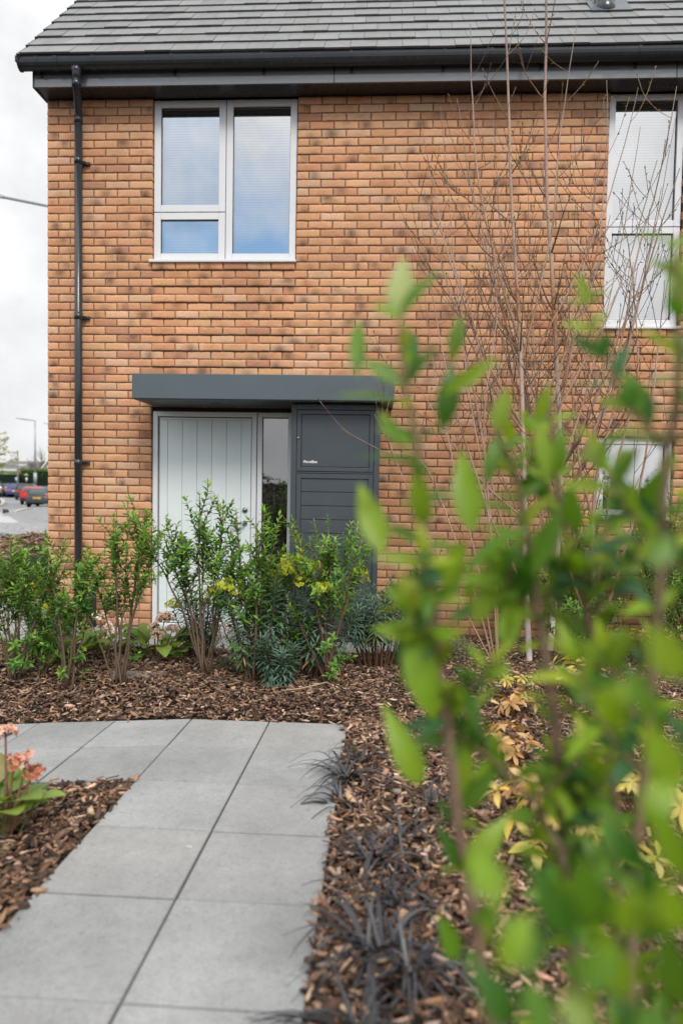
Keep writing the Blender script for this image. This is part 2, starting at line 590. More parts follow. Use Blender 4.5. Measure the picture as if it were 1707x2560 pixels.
# road and car park beyond the garden, one sheet following the ground
def sheet(name, xs, ys, dz, mat, keep=None):
    V = [(x, y, gz(x, y) + dz) for y in ys for x in xs]
    F = []
    n = len(xs)
    for j in range(len(ys) - 1):
        for i in range(n - 1):
            if keep is None or keep((xs[i] + xs[i + 1]) / 2, (ys[j] + ys[j + 1]) / 2):
                F.append([j * n + i, j * n + i + 1, (j + 1) * n + i + 1, (j + 1) * n + i])
    o = np_mesh(name, V, F, mat, None, None, True)
    return tag(o, kind='structure')
sheet('road', np.linspace(-90, 60, 40), np.concatenate([np.linspace(14.6, 68, 30), np.linspace(69, 79, 12)]), .03, M['asphalt'])
mb = MB(); gxs = np.linspace(-26, 5, 63); prev = None
for x in gxs:
    top = [(x, 9.35 + .05 * math.sin(x * 3), .06 + .02 * math.sin(x * 7)), (x, 10.4, .12 + .015 * math.sin(x * 5)), (x, 12.1, .13), (x, 12.6, -.30)]
    if prev:
        for k in range(3): mb.poly([prev[k], top[k], top[k + 1], prev[k + 1]])
        mb.poly([(prev[0][0], prev[0][1], -.1), (top[0][0], top[0][1], -.1), top[0], prev[0]])
    prev = top
tag(mb.build('gravel_strip', M['gravel']), kind='structure')
sheet('verge', np.linspace(-90, 60, 20), np.linspace(79.2, 600, 10), .02, M['grass'])

# low kerbs in the car park
def strip(name, pts, wid, h, mat):
    mb = MB()
    L = []; R = []
    for k, p in enumerate(pts):
        a = Vector(pts[max(0, k - 1)]); b = Vector(pts[min(len(pts) - 1, k + 1)])
        dd = (b - a).normalized(); s = Vector((-dd.y, dd.x, 0)) * wid / 2
        L.append(Vector(p) + s); R.append(Vector(p) - s)
    for k in range(len(pts) - 1):
        lo = [L[k], R[k], R[k + 1], L[k + 1]]
        mb.hexa([Vector((q.x, q.y, gz(q.x, q.y) - .05)) for q in lo] + [Vector((q.x, q.y, gz(q.x, q.y) + h)) for q in lo])
    return tag(mb.build(name, mat), kind='structure')
def onroad(px, py, z=-.82):
    dd = ray(px, py); return CAM + dd * ((z - CAM.z) / dd.z)
kp = [onroad(a, b) for a, b in ((-60, 1283), (0, 1282), (38, 1281), (52, 1277), (66, 1273.5), (80, 1271.5), (130, 1270))]
strip('kerb', [(p.x, p.y, 0) for p in kp], .25, .12, M['kerb'])
isl = [onroad(15 * math.cos(a) - 6, 1257 + 9.5 * math.sin(a)) for a in np.linspace(0, 2 * PI, 25)]
strip('kerb', [(p.x, p.y, 0) for p in isl], .3, .14, M['kerb'])
mb = MB(); mb.poly([(p.x, p.y, gz(p.x, p.y) + .10) for p in isl[:-1]])
tag(mb.build('planting_island', M['soil']), kind='structure')

# garden path of square concrete slabs
mb = MB()
S = .45; X0, Y0 = 2.127, -2.565
def slab(mb, x0, x1, y0, y1, dz=0, th=.045, gap=.003):
    x0 += gap; x1 -= gap; y0 += gap * .9; y1 -= gap * .9
    k = rnd.uniform(-.0022, .0022)
    e = .003
    t = lambda x, y: gz(x, y) + dz + k
    lo = [(x0, y0), (x1, y0), (x1, y1), (x0, y1)]
    hi = [(x0 + e, y0 + e), (x1 - e, y0 + e), (x1 - e, y1 - e), (x0 + e, y1 - e)]
    c = rnd.uniform(.90, 1.06); w_ = rnd.uniform(-.002, .003)
    mb.col = (.325 * c + w_, .328 * c, .326 * c - w_)
    i = len(mb.v)
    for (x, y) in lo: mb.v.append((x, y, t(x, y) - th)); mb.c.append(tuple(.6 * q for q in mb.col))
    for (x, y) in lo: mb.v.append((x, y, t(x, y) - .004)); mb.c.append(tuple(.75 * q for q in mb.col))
    for (x, y) in hi: mb.v.append((x, y, t(x, y))); mb.c.append(mb.col)
    for r0 in (0, 4):
        for q in range(4):
            mb.f.append([i + r0 + q, i + r0 + (q + 1) % 4, i + r0 + 4 + (q + 1) % 4, i + r0 + 4 + q])
    mb.f.append([i + 8, i + 9, i + 10, i + 11])
for r in range(0, 9):
    y1 = Y0 - S * r; y0 = y1 - S
    for c in range(-5, 2):
        if r >= 2 and c < 0: continue
        slab(mb, X0 + S * c, X0 + S * (c + 1), y0, y1)
o = mb.build('path', M['slab'], col=True); tag(o, kind='structure')
# paved strip along the front of the house and round the corner
mb = MB()
for i in range(-6, 8):
    for j in range(2):
        slab(mb, -.0 + .45 * i, .45 * (i + 1), -.75 + .375 * j, -.375 + .375 * j, -.004)
for i in range(-9, 0):
    for j in range(3):
        slab(mb, .45 * i - .02, .45 * (i + 1) - .02, -.03 + .45 * j, .42 + .45 * j, -.004)
o = mb.build('pavement', M['slab'], col=True); tag(o, kind='structure')

# ------------------------------------------------------------------ bark mulch
def on_paving(x, y):
    if -.77 < y < .02 and -2.75 < x < 3.62: return True
    if y > -.02 and x > 0: return True
    if 0 <= y < 1.36 and x < 0.02 and x > -4.1: return True
    if 1.36 <= y and x > -.05: return True
    if Y0 - 2 * S - .01 < y < Y0 and -.15 < x < X0 + 2 * S: return True
    if y <= Y0 - 2 * S and X0 < x < X0 + 2 * S: return True
    return False
CH = [(.045, .028, .020), (.085, .050, .034), (.135, .078, .050), (.20, .115, .072), (.30, .18, .115), (.40, .27, .19), (.06, .045, .040), (.26, .20, .17)]
CW = [.17, .20, .19, .15, .11, .08, .05, .05]
def chips(name, n, x0, x1, y0, y1, smin, smax, zlift=.03, edge_spill=True):
    x = rng.uniform(x0, x1, n); y = rng.uniform(y0, y1, n)
    keep = np.array([not on_paving(a, b) for a, b in zip(x, y)])
    if edge_spill:
        sp = np.where(rng.random(n) < .05, .045, .012); ex = x + rng.normal(0, 1, n) * sp; ey = y + rng.normal(0, 1, n) * sp
        x = np.where(keep, ex, x); y = np.where(keep, ey, y)
    x = x[keep]; y = y[keep]
    z = np.array([bedz(a, b) for a, b in zip(x, y)])
    P = np.stack([x, y, z], 1)
    px, py, ww = project(P)
    vis = (ww > .3) & (px > -600) & (px < 2300) & (py < 2900)
    P = P[vis]; n = len(P)
    L = np.exp(rng.uniform(np.log(smin), np.log(smax), n)); W = L * rng.uniform(.16, .45, n); T = W * rng.uniform(.15, .4, n) + .0015
    yaw = rng.uniform(0, 2 * PI, n); pit = rng.normal(0, .28, n); rol = rng.normal(0, .45, n)
    big = rng.random(n) < .06
    pit = np.where(big, rng.normal(0, .55, n), pit)
    cy_, sy_ = np.cos(yaw), np.sin(yaw); cp_, sp_ = np.cos(pit), np.sin(pit); cr_, sr_ = np.cos(rol), np.sin(rol)
    ax = np.stack([cy_ * cp_, sy_ * cp_, sp_], 1)
    by = np.stack([-sy_ * cr_ - cy_ * sp_ * sr_, cy_ * cr_ - sy_ * sp_ * sr_, cp_ * sr_], 1)
    cz = np.cross(ax, by)
    tv = np.array([(-.5, -.35, 0), (.0, -.5, 0), (.5, -.25, 0), (.5, .3, 0), (.05, .5, 0), (-.5, .35, 0)], np.float32)
    tv = np.concatenate([tv, tv * np.array([.9, .8, 1]) + np.array([0, 0, 1])])
    nv = len(tv)
    J = rng.normal(0, .09, (n, nv, 2))
    lx = (tv[None, :, 0] + J[:, :, 0]) * L[:, None]; ly = (tv[None, :, 1] + J[:, :, 1]) * W[:, None]
    curl = rng.normal(0, .18, n)
    lz = tv[None, :, 2] * T[:, None] + curl[:, None] * (tv[None, :, 0] ** 2) * L[:, None]
    V = lx[..., None] * ax[:, None] + ly[..., None] * by[:, None] + lz[..., None] * cz[:, None] + P[:, None]
    V[:, :, 2] += (rng.random(n) ** 1.5 * zlift - .012)[:, None]
    F4 = []
    for k in range(6): F4.append((k, (k + 1) % 6, 6 + (k + 1) % 6, 6 + k))
    F4 += [(6, 7, 10, 11), (7, 8, 9, 10)]
    F4 = np.array(F4)
    F = (F4[None] + (np.arange(n) * nv)[:, None, None]).reshape(-1, 4)
    ci = rng.choice(len(CH), n, p=CW)
    C = 1.2 * np.array(CH)[ci] * rng.uniform(.55, 1.5, (n, 1)) * rng.uniform(.94, 1.06, (n, 3))
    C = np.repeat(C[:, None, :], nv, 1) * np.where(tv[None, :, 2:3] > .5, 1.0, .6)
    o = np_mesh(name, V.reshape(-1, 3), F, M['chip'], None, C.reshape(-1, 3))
    return tag(o, 'brown bark chips covering the planting beds', 'bark mulch', kind='stuff')
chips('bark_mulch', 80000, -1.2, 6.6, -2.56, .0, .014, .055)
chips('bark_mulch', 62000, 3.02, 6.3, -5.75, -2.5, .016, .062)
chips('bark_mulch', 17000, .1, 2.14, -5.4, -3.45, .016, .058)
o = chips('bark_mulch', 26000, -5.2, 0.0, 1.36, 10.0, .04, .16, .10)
o['label'] = 'coarse dark bark covering the bank beyond the house corner'

# ------------------------------------------------------------------ the house
house = empty('brick_house', (0, 0, 0), 'orange brick two storey house with a grey tiled roof', 'house')
ZT = 4.95; RH = .075; BL = .225
OPEN = [(1.0025, 2.3625, 3.45, 4.96), (1.0025, 2.3625, -.2, 2.1), (5.165, 5.84, 2.85, 4.96), (5.165, 5.84, 1.125, 1.875)]
HW = 9.2
def brick_col():
    t = rnd.random()
    if t < .50: c = mix((.53, .275, .145), (.57, .325, .18), rnd.random())
    elif t < .78: c = mix((.46, .22, .115), (.52, .265, .135), rnd.random())
    elif t < .94: c = mix((.54, .345, .22), (.52, .32, .20), rnd.random())
    else: c = mix((.38, .17, .09), (.36, .18, .11), rnd.random())
    return np.array(jit(mix(c, (.60, .40, .27), .20), .06, .025)) * np.array((1.08, 1.03, 1.0))
VV = []; FF = []; CC = []
voff = 0
U = np.array([0, .03, .13, .27, .42, .58, .73, .87, .97, 1.0]); Wv = np.array([0, .09, .34, .66, .91, 1.0])
NU, NW = len(U), len(Wv)
def add_brick(x0, x1, z0, z1, yf, axis='x', detail=True):
    """a brick whose face stands at depth yf; the visible face is a small grid so that its firing marks can vary"""
    global voff
    c = brick_col()
    L = x1 - x0; H = z1 - z0
    ou, ow = (U, Wv) if detail else (np.array([0, 1.]), np.array([0, 1.]))
    nu, nw = len(ou), len(ow)
    uu, ww = np.meshgrid(ou, ow)           # nw, nu
    X = x0 + uu * L; Z = z0 + ww * H
    e = ((uu == 0) | (uu == 1)); e2 = ((ww == 0) | (ww == 1))
    X = X + np.where(e, rng.normal(0, .0011, X.shape), 0); Z = Z + np.where(e2, rng.normal(0, .0012, Z.shape), 0)
    tilt = rng.normal(0, .0012)
    Y = np.full(X.shape, yf + rng.normal(0, .0010)) + tilt * (uu - .5)
    Y = Y + np.where(e | e2, .0035, 0) + np.abs(rng.normal(0, .0005, X.shape))
    C = np.tile(c, (nw, nu, 1))
    if detail:
        # darker, redder middle with a paler rim
        q = np.clip(1 - np.abs(uu - rnd.uniform(.4, .6)) * rnd.uniform(1.8, 2.6), 0, 1) * np.clip(1.25 - np.abs(ww - rnd.uniform(.3, .6)) * 2.2, 0, 1)
        s = rnd.random() ** 1.6 * .55
        C = C * (1 - (q * s)[..., None]) + (q * s)[..., None] * np.array((.33, .145, .070))
        if rnd.random() < .20 + .30 * max(0, math.sin(x0 * 1.7 + z0 * 2.3) * math.sin(z0 * 1.9 - x0 * .8 + 1)) + .12 * rnd.random():
            cu, cw, r = rnd.uniform(.2, .8), rnd.choice((0., .15, .5, .9, 1.)), rnd.uniform(.13, .27)
            q = np.exp(-(((uu - cu) * L / .215 / r) ** 2 + ((ww - cw) / .8) ** 2)) * rnd.uniform(.3, .9)
            C = C * (1 - q[..., None]) + q[..., None] * np.array((.085, .06, .052))
        C = C * (1 + rng.normal(0, .025, (nw, nu, 1)))
        C = np.where((e | e2)[..., None], C * rnd.uniform(.9, 1.08), C)
    if axis == 'x': G = np.stack([X, Y, Z], -1)
    else: G = np.stack([Y, X, Z], -1)
    front = G.reshape(-1, 3)
    # rim pushed back into the wall
    ridx = [j for j in range(nu)] + [k * nu + nu - 1 for k in range(1, nw)] + [(nw - 1) * nu + j for j in range(nu - 2, -1, -1)] + [k * nu for k in range(nw - 2, 0, -1)]
    back = front[ridx].copy()
    back[:, 1 if axis == 'x' else 0] = yf + .10
    n0 = voff
    VV.append(front); VV.append(back)
    CC.append(C.reshape(-1, 3)); CC.append(C.reshape(-1, 3)[ridx] * .92)
    nb = len(ridx)
    for j in range(nw - 1):
        for i in range(nu - 1):
            a = n0 + j * nu + i
            q = (a, a + 1, a + nu + 1, a + nu)
            FF.append(q if axis == 'x' else q[::-1])
    b0 = n0 + nu * nw
    for i in range(nb):
        q = (n0 + ridx[i], b0 + i, b0 + (i + 1) % nb, n0 + ridx[(i + 1) % nb])
        FF.append(q if axis == 'x' else q[::-1])
    voff += nu * nw + nb
for row in range(66):
    z1 = ZT - row * RH; z0 = z1 - RH
    zt = z1 - .005; zb = z0 + .005
    cuts = [(a, b) for a, b, c, d_ in OPEN if zb > c - .001 and zt < d_ + .03]
    xs = 0.0
    k = 0
    while xs < HW:
        ln = (.1025 if (row % 2 == 0 and k == 0) else .215)
        segs = [(xs, xs + ln)]
        for a, b in cuts:
            ns = []
            for p, q in segs:
                if q <= a + .002 or p >= b - .002: ns.append((p, q)); continue
                if p < a: ns.append((p, a))
                if q > b: ns.append((b, q))
            segs = ns
        for p, q in segs:
            if q - p < .03: continue
            yf = 0.0
            if row >= 20 and row % 2 == 0 and row <= 32 and 1.0 < p and q < 2.37: yf = -.014
            if row >= 28 and row % 2 == 0 and row <= 40 and 5.16 < p and q < 5.85: yf = -.014
            add_brick(p, q, zb, zt, yf, 'x', p < 6.6)
        xs += ln + .010
        k += 1
    xs = .108; k = 0
    while xs < 8.0:
        ln = (.1025 if (row % 2 == 1 and k == 0) else .215)
        add_brick(xs, min(8.0, xs + ln), zb, zt, 0.0, 'y', False)
        xs += ln + .010; k += 1
nbv = voff
# mortar bed and the plain outer walls, holes left for the openings
def addq(pts, col):
    global voff
    VV.append(np.array(pts, float)); CC.append(np.tile(np.array(col), (4, 1)))
    FF.append((voff, voff + 1, voff + 2, voff + 3)); voff += 4
nf_brick = len(FF)
xb = sorted({.006, HW} | {v for o_ in OPEN for v in (o_[0] - .006, o_[1] + .006)})
zb_ = sorted({-.9, ZT} | {min(ZT, max(-.9, v)) for o_ in OPEN for v in (o_[2] - .006, o_[3])})
for i in range(len(xb) - 1):
    for j in range(len(zb_) - 1):
        xm = (xb[i] + xb[i + 1]) / 2; zm = (zb_[j] + zb_[j + 1]) / 2
        if any(a < xm < b and c < zm < d_ for a, b, c, d_ in OPEN): continue
        addq([(xb[i], .0075, zb_[j]), (xb[i + 1], .0075, zb_[j]), (xb[i + 1], .0075, zb_[j + 1]), (xb[i], .0075, zb_[j + 1])], (.2, .12, .08))
for a, b, c, d_ in OPEN:
    c = max(c, -.2); d_ = min(d_, ZT)
    for x in (a - .006, b + .006):
        addq([(x, .0075, c), (x, .20, c), (x, .20, d_), (x, .0075, d_)], (.2, .12, .08))
    addq([(a, .0075, c - .006), (b, .0075, c - .006), (b, .2, c - .006), (a, .2, c - .006)], (.2, .12, .08))
    addq([(a, .0075, d_ + .002), (b, .0075, d_ + .002), (b, .2, d_ + .002), (a, .2, d_ + .002)], (.2, .12, .08))
addq([(.0075, 8, -.9), (.0075, .006, -.9), (.0075, .006, ZT), (.0075, 8, ZT)], (.2, .12, .08))
addq([(HW, 8, -.9), (.006, 8, -.9), (.006, 8, ZT), (HW, 8, ZT)], (.4, .2, .1))
addq([(HW, .006, -.9), (HW, 8, -.9), (HW, 8, ZT), (HW, .006, ZT)], (.4, .2, .1))
addq([(.0, .004, ZT), (.0, 8, ZT), (.0, 4, ZT + 4.1), (.0, 4, ZT + 4.1)], (.45, .22, .11))
FA = np.array(FF, np.int32)
mi = np.zeros(len(FA), np.int32); mi[nf_brick:] = 1; mi[-1] = 0
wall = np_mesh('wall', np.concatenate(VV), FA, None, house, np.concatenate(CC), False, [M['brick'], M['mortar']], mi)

# roof of staggered flat tiles
TH = math.radians(47); GA = .24; TW = .225
EY, EZ = -.33, 5.135
mb = MB()
sn, cs = math.sin(TH), math.cos(TH)
def roofpt(x, s, up=0.0):
    return Vector((x, EY + s * cs - up * sn, EZ + s * sn + up * cs))
nrow = int((4.2 + .33) / cs / GA) + 1
for r in range(nrow):
    x = -.075 - (TW * .5 if r % 2 else 0)
    s0 = r * GA; s1 = s0 + GA + .06
    while x < HW + .1:
        a = max(x, -.075) + .0015; b = min(x + TW, HW + .1) - .0015
        if b - a > .02:
            k = rnd.gauss(1, .06); w_ = rnd.gauss(0, .0022)
            mb.col = (.195 * k + w_, .196 * k, .196 * k - w_)
            l = rnd.uniform(-.003, .004); t = .020
            sl = s0 + rnd.uniform(-.004, .004)
            u0, u1 = .020 + l, .0
            i = len(mb.c)
            mb.hexa([roofpt(a, sl, u0), roofpt(b, sl, u0 + rnd.uniform(-.001, .001)), roofpt(b, s1, u1), roofpt(a, s1, u1),
                     roofpt(a, sl, u0 + t), roofpt(b, sl, u0 + t), roofpt(b, s1, u1 + t), roofpt(a, s1, u1 + t)])
            for q in range(4): mb.c[i + q] = (.02, .022, .024)  # near-black lower corners paint the shadow line under each course
        x += TW
mb.col = (.05, .05, .05)
rs = nrow * GA
mb.poly([roofpt(-.06, .02, -.004), roofpt(HW + .08, .02, -.004), roofpt(HW + .08, rs, -.004), roofpt(-.06, rs, -.004)])
top = roofpt(0, rs, .0)
mb.poly([(-.06, top.y, top.z), (HW + .08, top.y, top.z), (HW + .08, 8.3, EZ), (-.06, 8.3, EZ)])
roof = mb.build('roof', M['tile'], house, col=True)
# dry verge units stepping up the gable edge
mb = MB()
for r in range(nrow):
    s0 = r * GA
    mb.hexa([roofpt(-.105, s0 - .01, -.06), roofpt(-.078, s0 - .01, -.06), roofpt(-.078, s0 + GA, -.07), roofpt(-.105, s0 + GA, -.07),
             roofpt(-.105, s0 - .01, .036), roofpt(-.078, s0 - .01, .036), roofpt(-.078, s0 + GA, .020), roofpt(-.105, s0 + GA, .020)])
mb.build('verge_trim', M['graphite'], roof)
# flue on the roof slope
mb = MB()
vx, vy = 5.21, .41; vz = EZ + (vy - EY) / cs * sn
mb.lathe([(.135, -.10), (.10, .03), (.092, .05), (.092, .75)], (vx, vy, vz), 20)
fl = mb.build('flue_pipe', M['black'], roof, True)
mb = MB(); mb.hexa([roofpt(vx - .15, .93, .026), roofpt(vx + .22, .93, .026), roofpt(vx + .22, 1.25, .026), roofpt(vx - .15, 1.25, .026),
                    roofpt(vx - .15, .93, .044), roofpt(vx + .22, .93, .044), roofpt(vx + .22, 1.25, .044), roofpt(vx - .15, 1.25, .044)])
mb.build('flashing', M['canopy'], roof)

# eaves: fascia, soffit, gutter
mb = MB()
mb.box(-.012, HW, -.215, -.195, ZT - .006, ZT + .17)
fas = mb.build('fascia', M['fascia'], house, False, .003)
for x0 in np.arange(0, 7, 2.95):                 # lapped joint covers
    mb = MB(); mb.box(x0 + 2.70, x0 + 2.71, -.2175, -.214, ZT - .004, ZT + .168)
    mb.build('joint_cover', M['black'], fas)
mb = MB()
mb.box(-.03, HW, -.194, 0.1, ZT + .002, ZT + .014)
sof = mb.build('soffit', M['soffit'], house)
mb = MB()
mb.hexa([(-.03, -.215, ZT - .008), (-.014, -.215, ZT - .008), (-.014, .05, ZT - .004), (-.03, .05, ZT - .004),
         (-.03, -.215, ZT + .19), (-.014, -.215, ZT + .19), (-.014, .05, ZT + .40), (-.03, .05, ZT + .40)])
mb.build('gable_trim', M['graphite'], house)
GC = Vector((0, -.275, 5.145)); GR = .062; GD = .092
mb = MB()
prof = [(math.cos(a), math.sin(a)) for a in np.linspace(PI, 2 * PI, 13)]
gx0, gx1 = -.118, HW + .1
def gutter_arc(mb, x0, x1, r, dpt, th):
    outer = [(GC.y + r * c, GC.z + dpt * s) for c, s in prof]
    inner = [(GC.y + (r - th) * c, GC.z + (dpt - th) * s) for c, s in prof]
    loop = outer + inner[::-1]
    n = len(loop); i = len(mb.v)
    for x in (x0, x1):
        mb.v += [(x, y, z) for y, z in loop]; mb.c += [mb.col] * n
    for k in range(n):
        mb.f.append([i + k, i + (k + 1) % n, i + n + (k + 1) % n, i + n + k])
    for e in (0, n):
        for k in range(len(outer) - 1):
            mb.f.append([i + e + k, i + e + k + 1, i + e + n - 2 - k, i + e + n - 1 - k])
gutter_arc(mb, gx0, gx1, GR, GD, .005)
mb.tube([(gx0, GC.y - GR + .002, GC.z + .002), (gx1, GC.y - GR + .002, GC.z + .002)], .006, 6)
gut = mb.build('gutter', M['black'], house)
mb = MB(); mb.box(gx0 - .006, gx0 + .004, GC.y - GR - .006, GC.y + GR + .004, GC.z - .045, GC.z + .006)
i = len(mb.v); mb.v += [(gx0 + .004, GC.y + (GR + .006) * c, GC.z + (GD + .006) * s) for c, s in prof]; mb.v += [(gx0 + .022, GC.y + (GR + .006) * c, GC.z + (GD + .006) * s) for c, s in prof]; mb.c += [mb.col] * 26
for k in range(12): mb.f.append([i + k, i + k + 1, i + 13 + k + 1, i + 13 + k])
mb.f.append(list(range(i, i + 13)))
mb.build('end_cap', M['black'], gut)
for gxx in [.06, 1.28, 2.08, 2.86, 3.66, 4.50, 5.30, 6.3, 7.3, 8.3]:
    mb = MB(); gutter_arc(mb, gxx - .010, gxx + .010, GR + .005, GD + .005, .004)
    mb.box(gxx - .012, gxx + .012, -.222, -.2155, ZT + .075, 5.16)
    mb.build('gutter_bracket', M['black'], gut)
for gxx in (.235, .575, 4.06, 7.9):
    mb = MB(); gutter_arc(mb, gxx - .016, gxx + .016, GR + .006, GD + .006, .005)
    mb.build('gutter_joint', M['black'], gut)
# down pipe with its swan neck
mb = MB()
ox = .405
mb.lathe([(.052, .0), (.046, -.03), (.037, -.05), (.036, -.135)], (ox, GC.y, GC.z - .075), 16)
mb.tube([(ox, GC.y, 4.955), (ox, GC.y, 4.93), (ox - .004, GC.y + .012, 4.908), (.348, -.112, 4.79), (.340, -.092, 4.755), (.338, -.085, 4.70)], .034, 14)
mb.tube([(.338, -.085, 4.74), (.338, -.085, -.02)], .034, 16)
for z in (4.72, 4.35, 2.925, 1.56): mb.lathe([(.0385, -.03), (.0385, .03)], (.338, -.085, z), 16)
mb.lathe([(.040, -.05), (.040, .02)], (ox, GC.y, 4.95), 16)
dpipe = mb.build('downpipe', M['black'], house, True)
for z in (4.35, 2.925, 1.56):
    mb = MB(); mb.box(.30, .385, -.052, -.004, z - .012, z + .012); mb.box(.385, .418, -.03, -.004, z - .010, z + .012)
    mb.build('pipe_bracket', M['black'], dpipe)
mb = MB(); mb.tube([(.47, -.06, -.02), (.47, -.06, .34), (.47, -.02, .40)], .03, 12)
mb.build('waste_pipe', M['black'], house, True)

# windows
def frame_rect(mb, x0, x1, z0, z1, w_, y0, y1, wb=None):
    wb = wb or w_
    mb.box(x0, x0 + w_, y0, y1, z0, z1); mb.box(x1 - w_, x1, y0, y1, z0, z1)
    mb.box(x0 + w_, x1 - w_, y0 + .0008, y1, z1 - w_, z1); mb.box(x0 + w_, x1 - w_, y0 + .0008, y1, z0, z0 + wb)
def blind(parent, x0, x1, z0, z1, y, pitch=.0245):
    mb = MB()
    z = z1 - .046
    mb2 = MB(); mb2.box(x0, x1, y - .012, y + .02, z1 - .034, z1)
    hr = mb2.build('head_rail', M['rail'], parent)  # blind rail coloured to imitate the dark soffit reflection at the pane top
    while z > z0 + .01:
        t = .0135
        mb.poly([(x0, y - .002, z - t), (x1, y - .002, z - t), (x1, y + .0085, z + t), (x0, y + .0085, z + t)])
        z -= pitch
    for fx in (.22, .78):
        xx = x0 + (x1 - x0) * fx
        mb.box(xx - .0015, xx + .0015, y - .008, y - .006, z0, z1 - .036)
    mb.build('blind', M['blind'], parent)
def pane(win, x0, x1, z0, z1, gmat, y=.058, blinds=True, gap=.012):
    mb = MB(); mb.poly([(x0, y, z0), (x1, y, z0), (x1, y, z1), (x0, y, z1)])
    p = mb.build('pane', M[gmat], win)
    if blinds: blind(win, x0 + gap, x1 - gap, z0 + .012, z1, y + .05)
    mb = MB(); frame_rect(mb, x0 - .002, x1 + .002, z0 - .002, z1 + .002, .006, y - .006, y + .012)
    mb.build('gasket', M['seal'], win)
    mb = MB(); mb.poly([(x0 - .05, y + .16, z0 - .05), (x1 + .05, y + .16, z0 - .05), (x1 + .05, y + .16, z1 + .05), (x0 - .05, y + .16, z1 + .05)])
    mb.poly([(x0 - .05, y + .028, z1 + .034), (x1 + .05, y + .028, z1 + .034), (x1 + .05, y + .162, z1 + .034), (x0 - .05, y + .162, z1 + .034)])  # unseen top sheet added to keep stray light out behind the pane
    mb.build('room_backing', M['dark'], win)
    return p
def window(x0, x1, z0, z1, panes, label, blinds=True, sill=True):
    fr = MB()
    mb = MB(); mb.box(x0 - .008, x1 + .008, .052, .10, z0 - .004, z1 + .004)
    # dark rebate behind the sashes
    fy0, fy1 = .03, .075
    for (a, b, c, d_, w_) in panes:
        frame_rect(fr, a, b, c, d_, w_, fy0, fy1)
    w = fr.build('window', M['frame'], house, False, .004)
    w['label'] = label
    sb = MB()
    frame_rect(sb, x0 - .010, x1 + .010, z0 - .012, z1 + .012, .016, .045, .085)
    for i in range(len(panes)):
        for j in range(i + 1, len(panes)):
            A, B = panes[i], panes[j]
            if abs(A[1] - B[0]) < .02: sb.box(A[1] - .006, B[0] + .006, .046, .080, max(A[2], B[2]), min(A[3], B[3]))
            if abs(A[2] - B[3]) < .02 and A[0] == B[0]: sb.box(A[0], A[1], .0465, .080, B[3] - .006, A[2] + .006)
            if abs(B[2] - A[3]) < .02 and A[0] == B[0]: sb.box(A[0], A[1], .0465, .080, A[3] - .006, B[2] + .006)
    sb.build('sash_gap', M['seal'], w)  # black strips in the gaps paint the thin shadow between sashes
    for (a, b, c, d_, w_) in panes:
        pane(w, a + w_, b - w_, c + w_, d_ - w_, 'glass', .058, blinds)
    if sill:
        s = MB(); s.box(x0 - .028, x1 + .012, -.035, .06, z0 - .036, z0 - .008)
        s.build('window_sill', M['frame'], w, False, .006)
    return w
window(1.012, 2.353, 3.478, 4.945, [(1.012, 1.688, 3.925, 4.945, .064), (1.012, 1.688, 3.478, 3.918, .064), (1.694, 2.353, 3.478, 4.945, .062)], 'wide three-light window above the entrance door')
window(5.175, 5.832, 2.882, 4.945, [(5.175, 5.832, 3.775, 4.945, .056), (5.175, 5.832, 2.882, 3.768, .056)], 'tall narrow two-light window at the right under the eaves')
window(5.175, 5.832, 1.155, 1.868, [(5.175, 5.832, 1.155, 1.868, .056)], 'small ground floor window behind the shrubs', False)

# entrance: frame, door, sidelight
fr = MB()
frame_rect(fr, 1.012, 2.010, .0, 2.062, .046, .030, .11, .03)
fr2 = MB()
frame_rect(fr2, 2.018, 2.354, .0, 2.062, .046, .030, .11, .03)
dfr = fr.build('door_frame', M['frame'], house, False, .004)
mb = MB()
px0, px1 = 1.068, 1.956
mb.box(px0, px1, .062, .10, .035, 2.008)
door = mb.build('door', M['door'], house)
mb = MB()
edges = [1.070, 1.150, 1.292, 1.434, 1.576, 1.718, 1.860, 1.954]
for a, b in zip(edges[:-1], edges[1:]):
    mb.box(a + .0022, b - .0022, .052, .064, .040, 1.985)
mb.box(1.070, 1.954, .0505, .064, 1.987, 2.006)
pl = mb.build('door_board', M['door'], door, False, .0025)
mb = MB()
mb.lathe([(.026, .0), (.026, -.010), (.020, -.014)], (1.903, .050, 1.137), 20, 'y')
mb.box(1.897, 1.909, .032, .036, 1.122, 1.152)
mb.build('lock', M['steel'], door, True)
mb = MB()
mb.lathe([(.024, .0), (.024, -.010), (.012, -.014), (.010, -.05)], (1.903, .050, 1.012), 18, 'y')
mb.tube([(1.905, .000, 1.012), (1.895, -.004, 1.0125), (1.775, -.004, 1.012)], .0095, 10)
mb.build('handle', M['steel'], door, True)
sl = fr2.build('sidelight', M['frame'], house, False, .004)
sl['label'] = 'narrow full height glazed panel beside the door'
pane(sl, 2.064, 2.308, .045, 2.012, 'side_glass', .062, False)
mb = MB(); mb.box(1.004, 2.362, .105, .125, 2.058, 2.104); mb.box(2.008, 2.020, .046, .10, 0, 2.06); mb.box(1.003, 1.0115, .04, .10, 0, 2.08); mb.box(2.3545, 2.362, .04, .10, 0, 2.08); mb.box(1.003, 2.362, .055, .104, 2.063, 2.10)
mb.build('door_seal', M['seal'], house)
mb = MB(); mb.box(1.0, 2.364, -.02, .028, -.03, .016)
mb.build('threshold', M['concrete_sill'], house, False, .004)
mb = MB(); mb.box(.99, 2.38, .19, .21, -.1, 2.2)
mb.build('hall_backing', M['dark'], house)
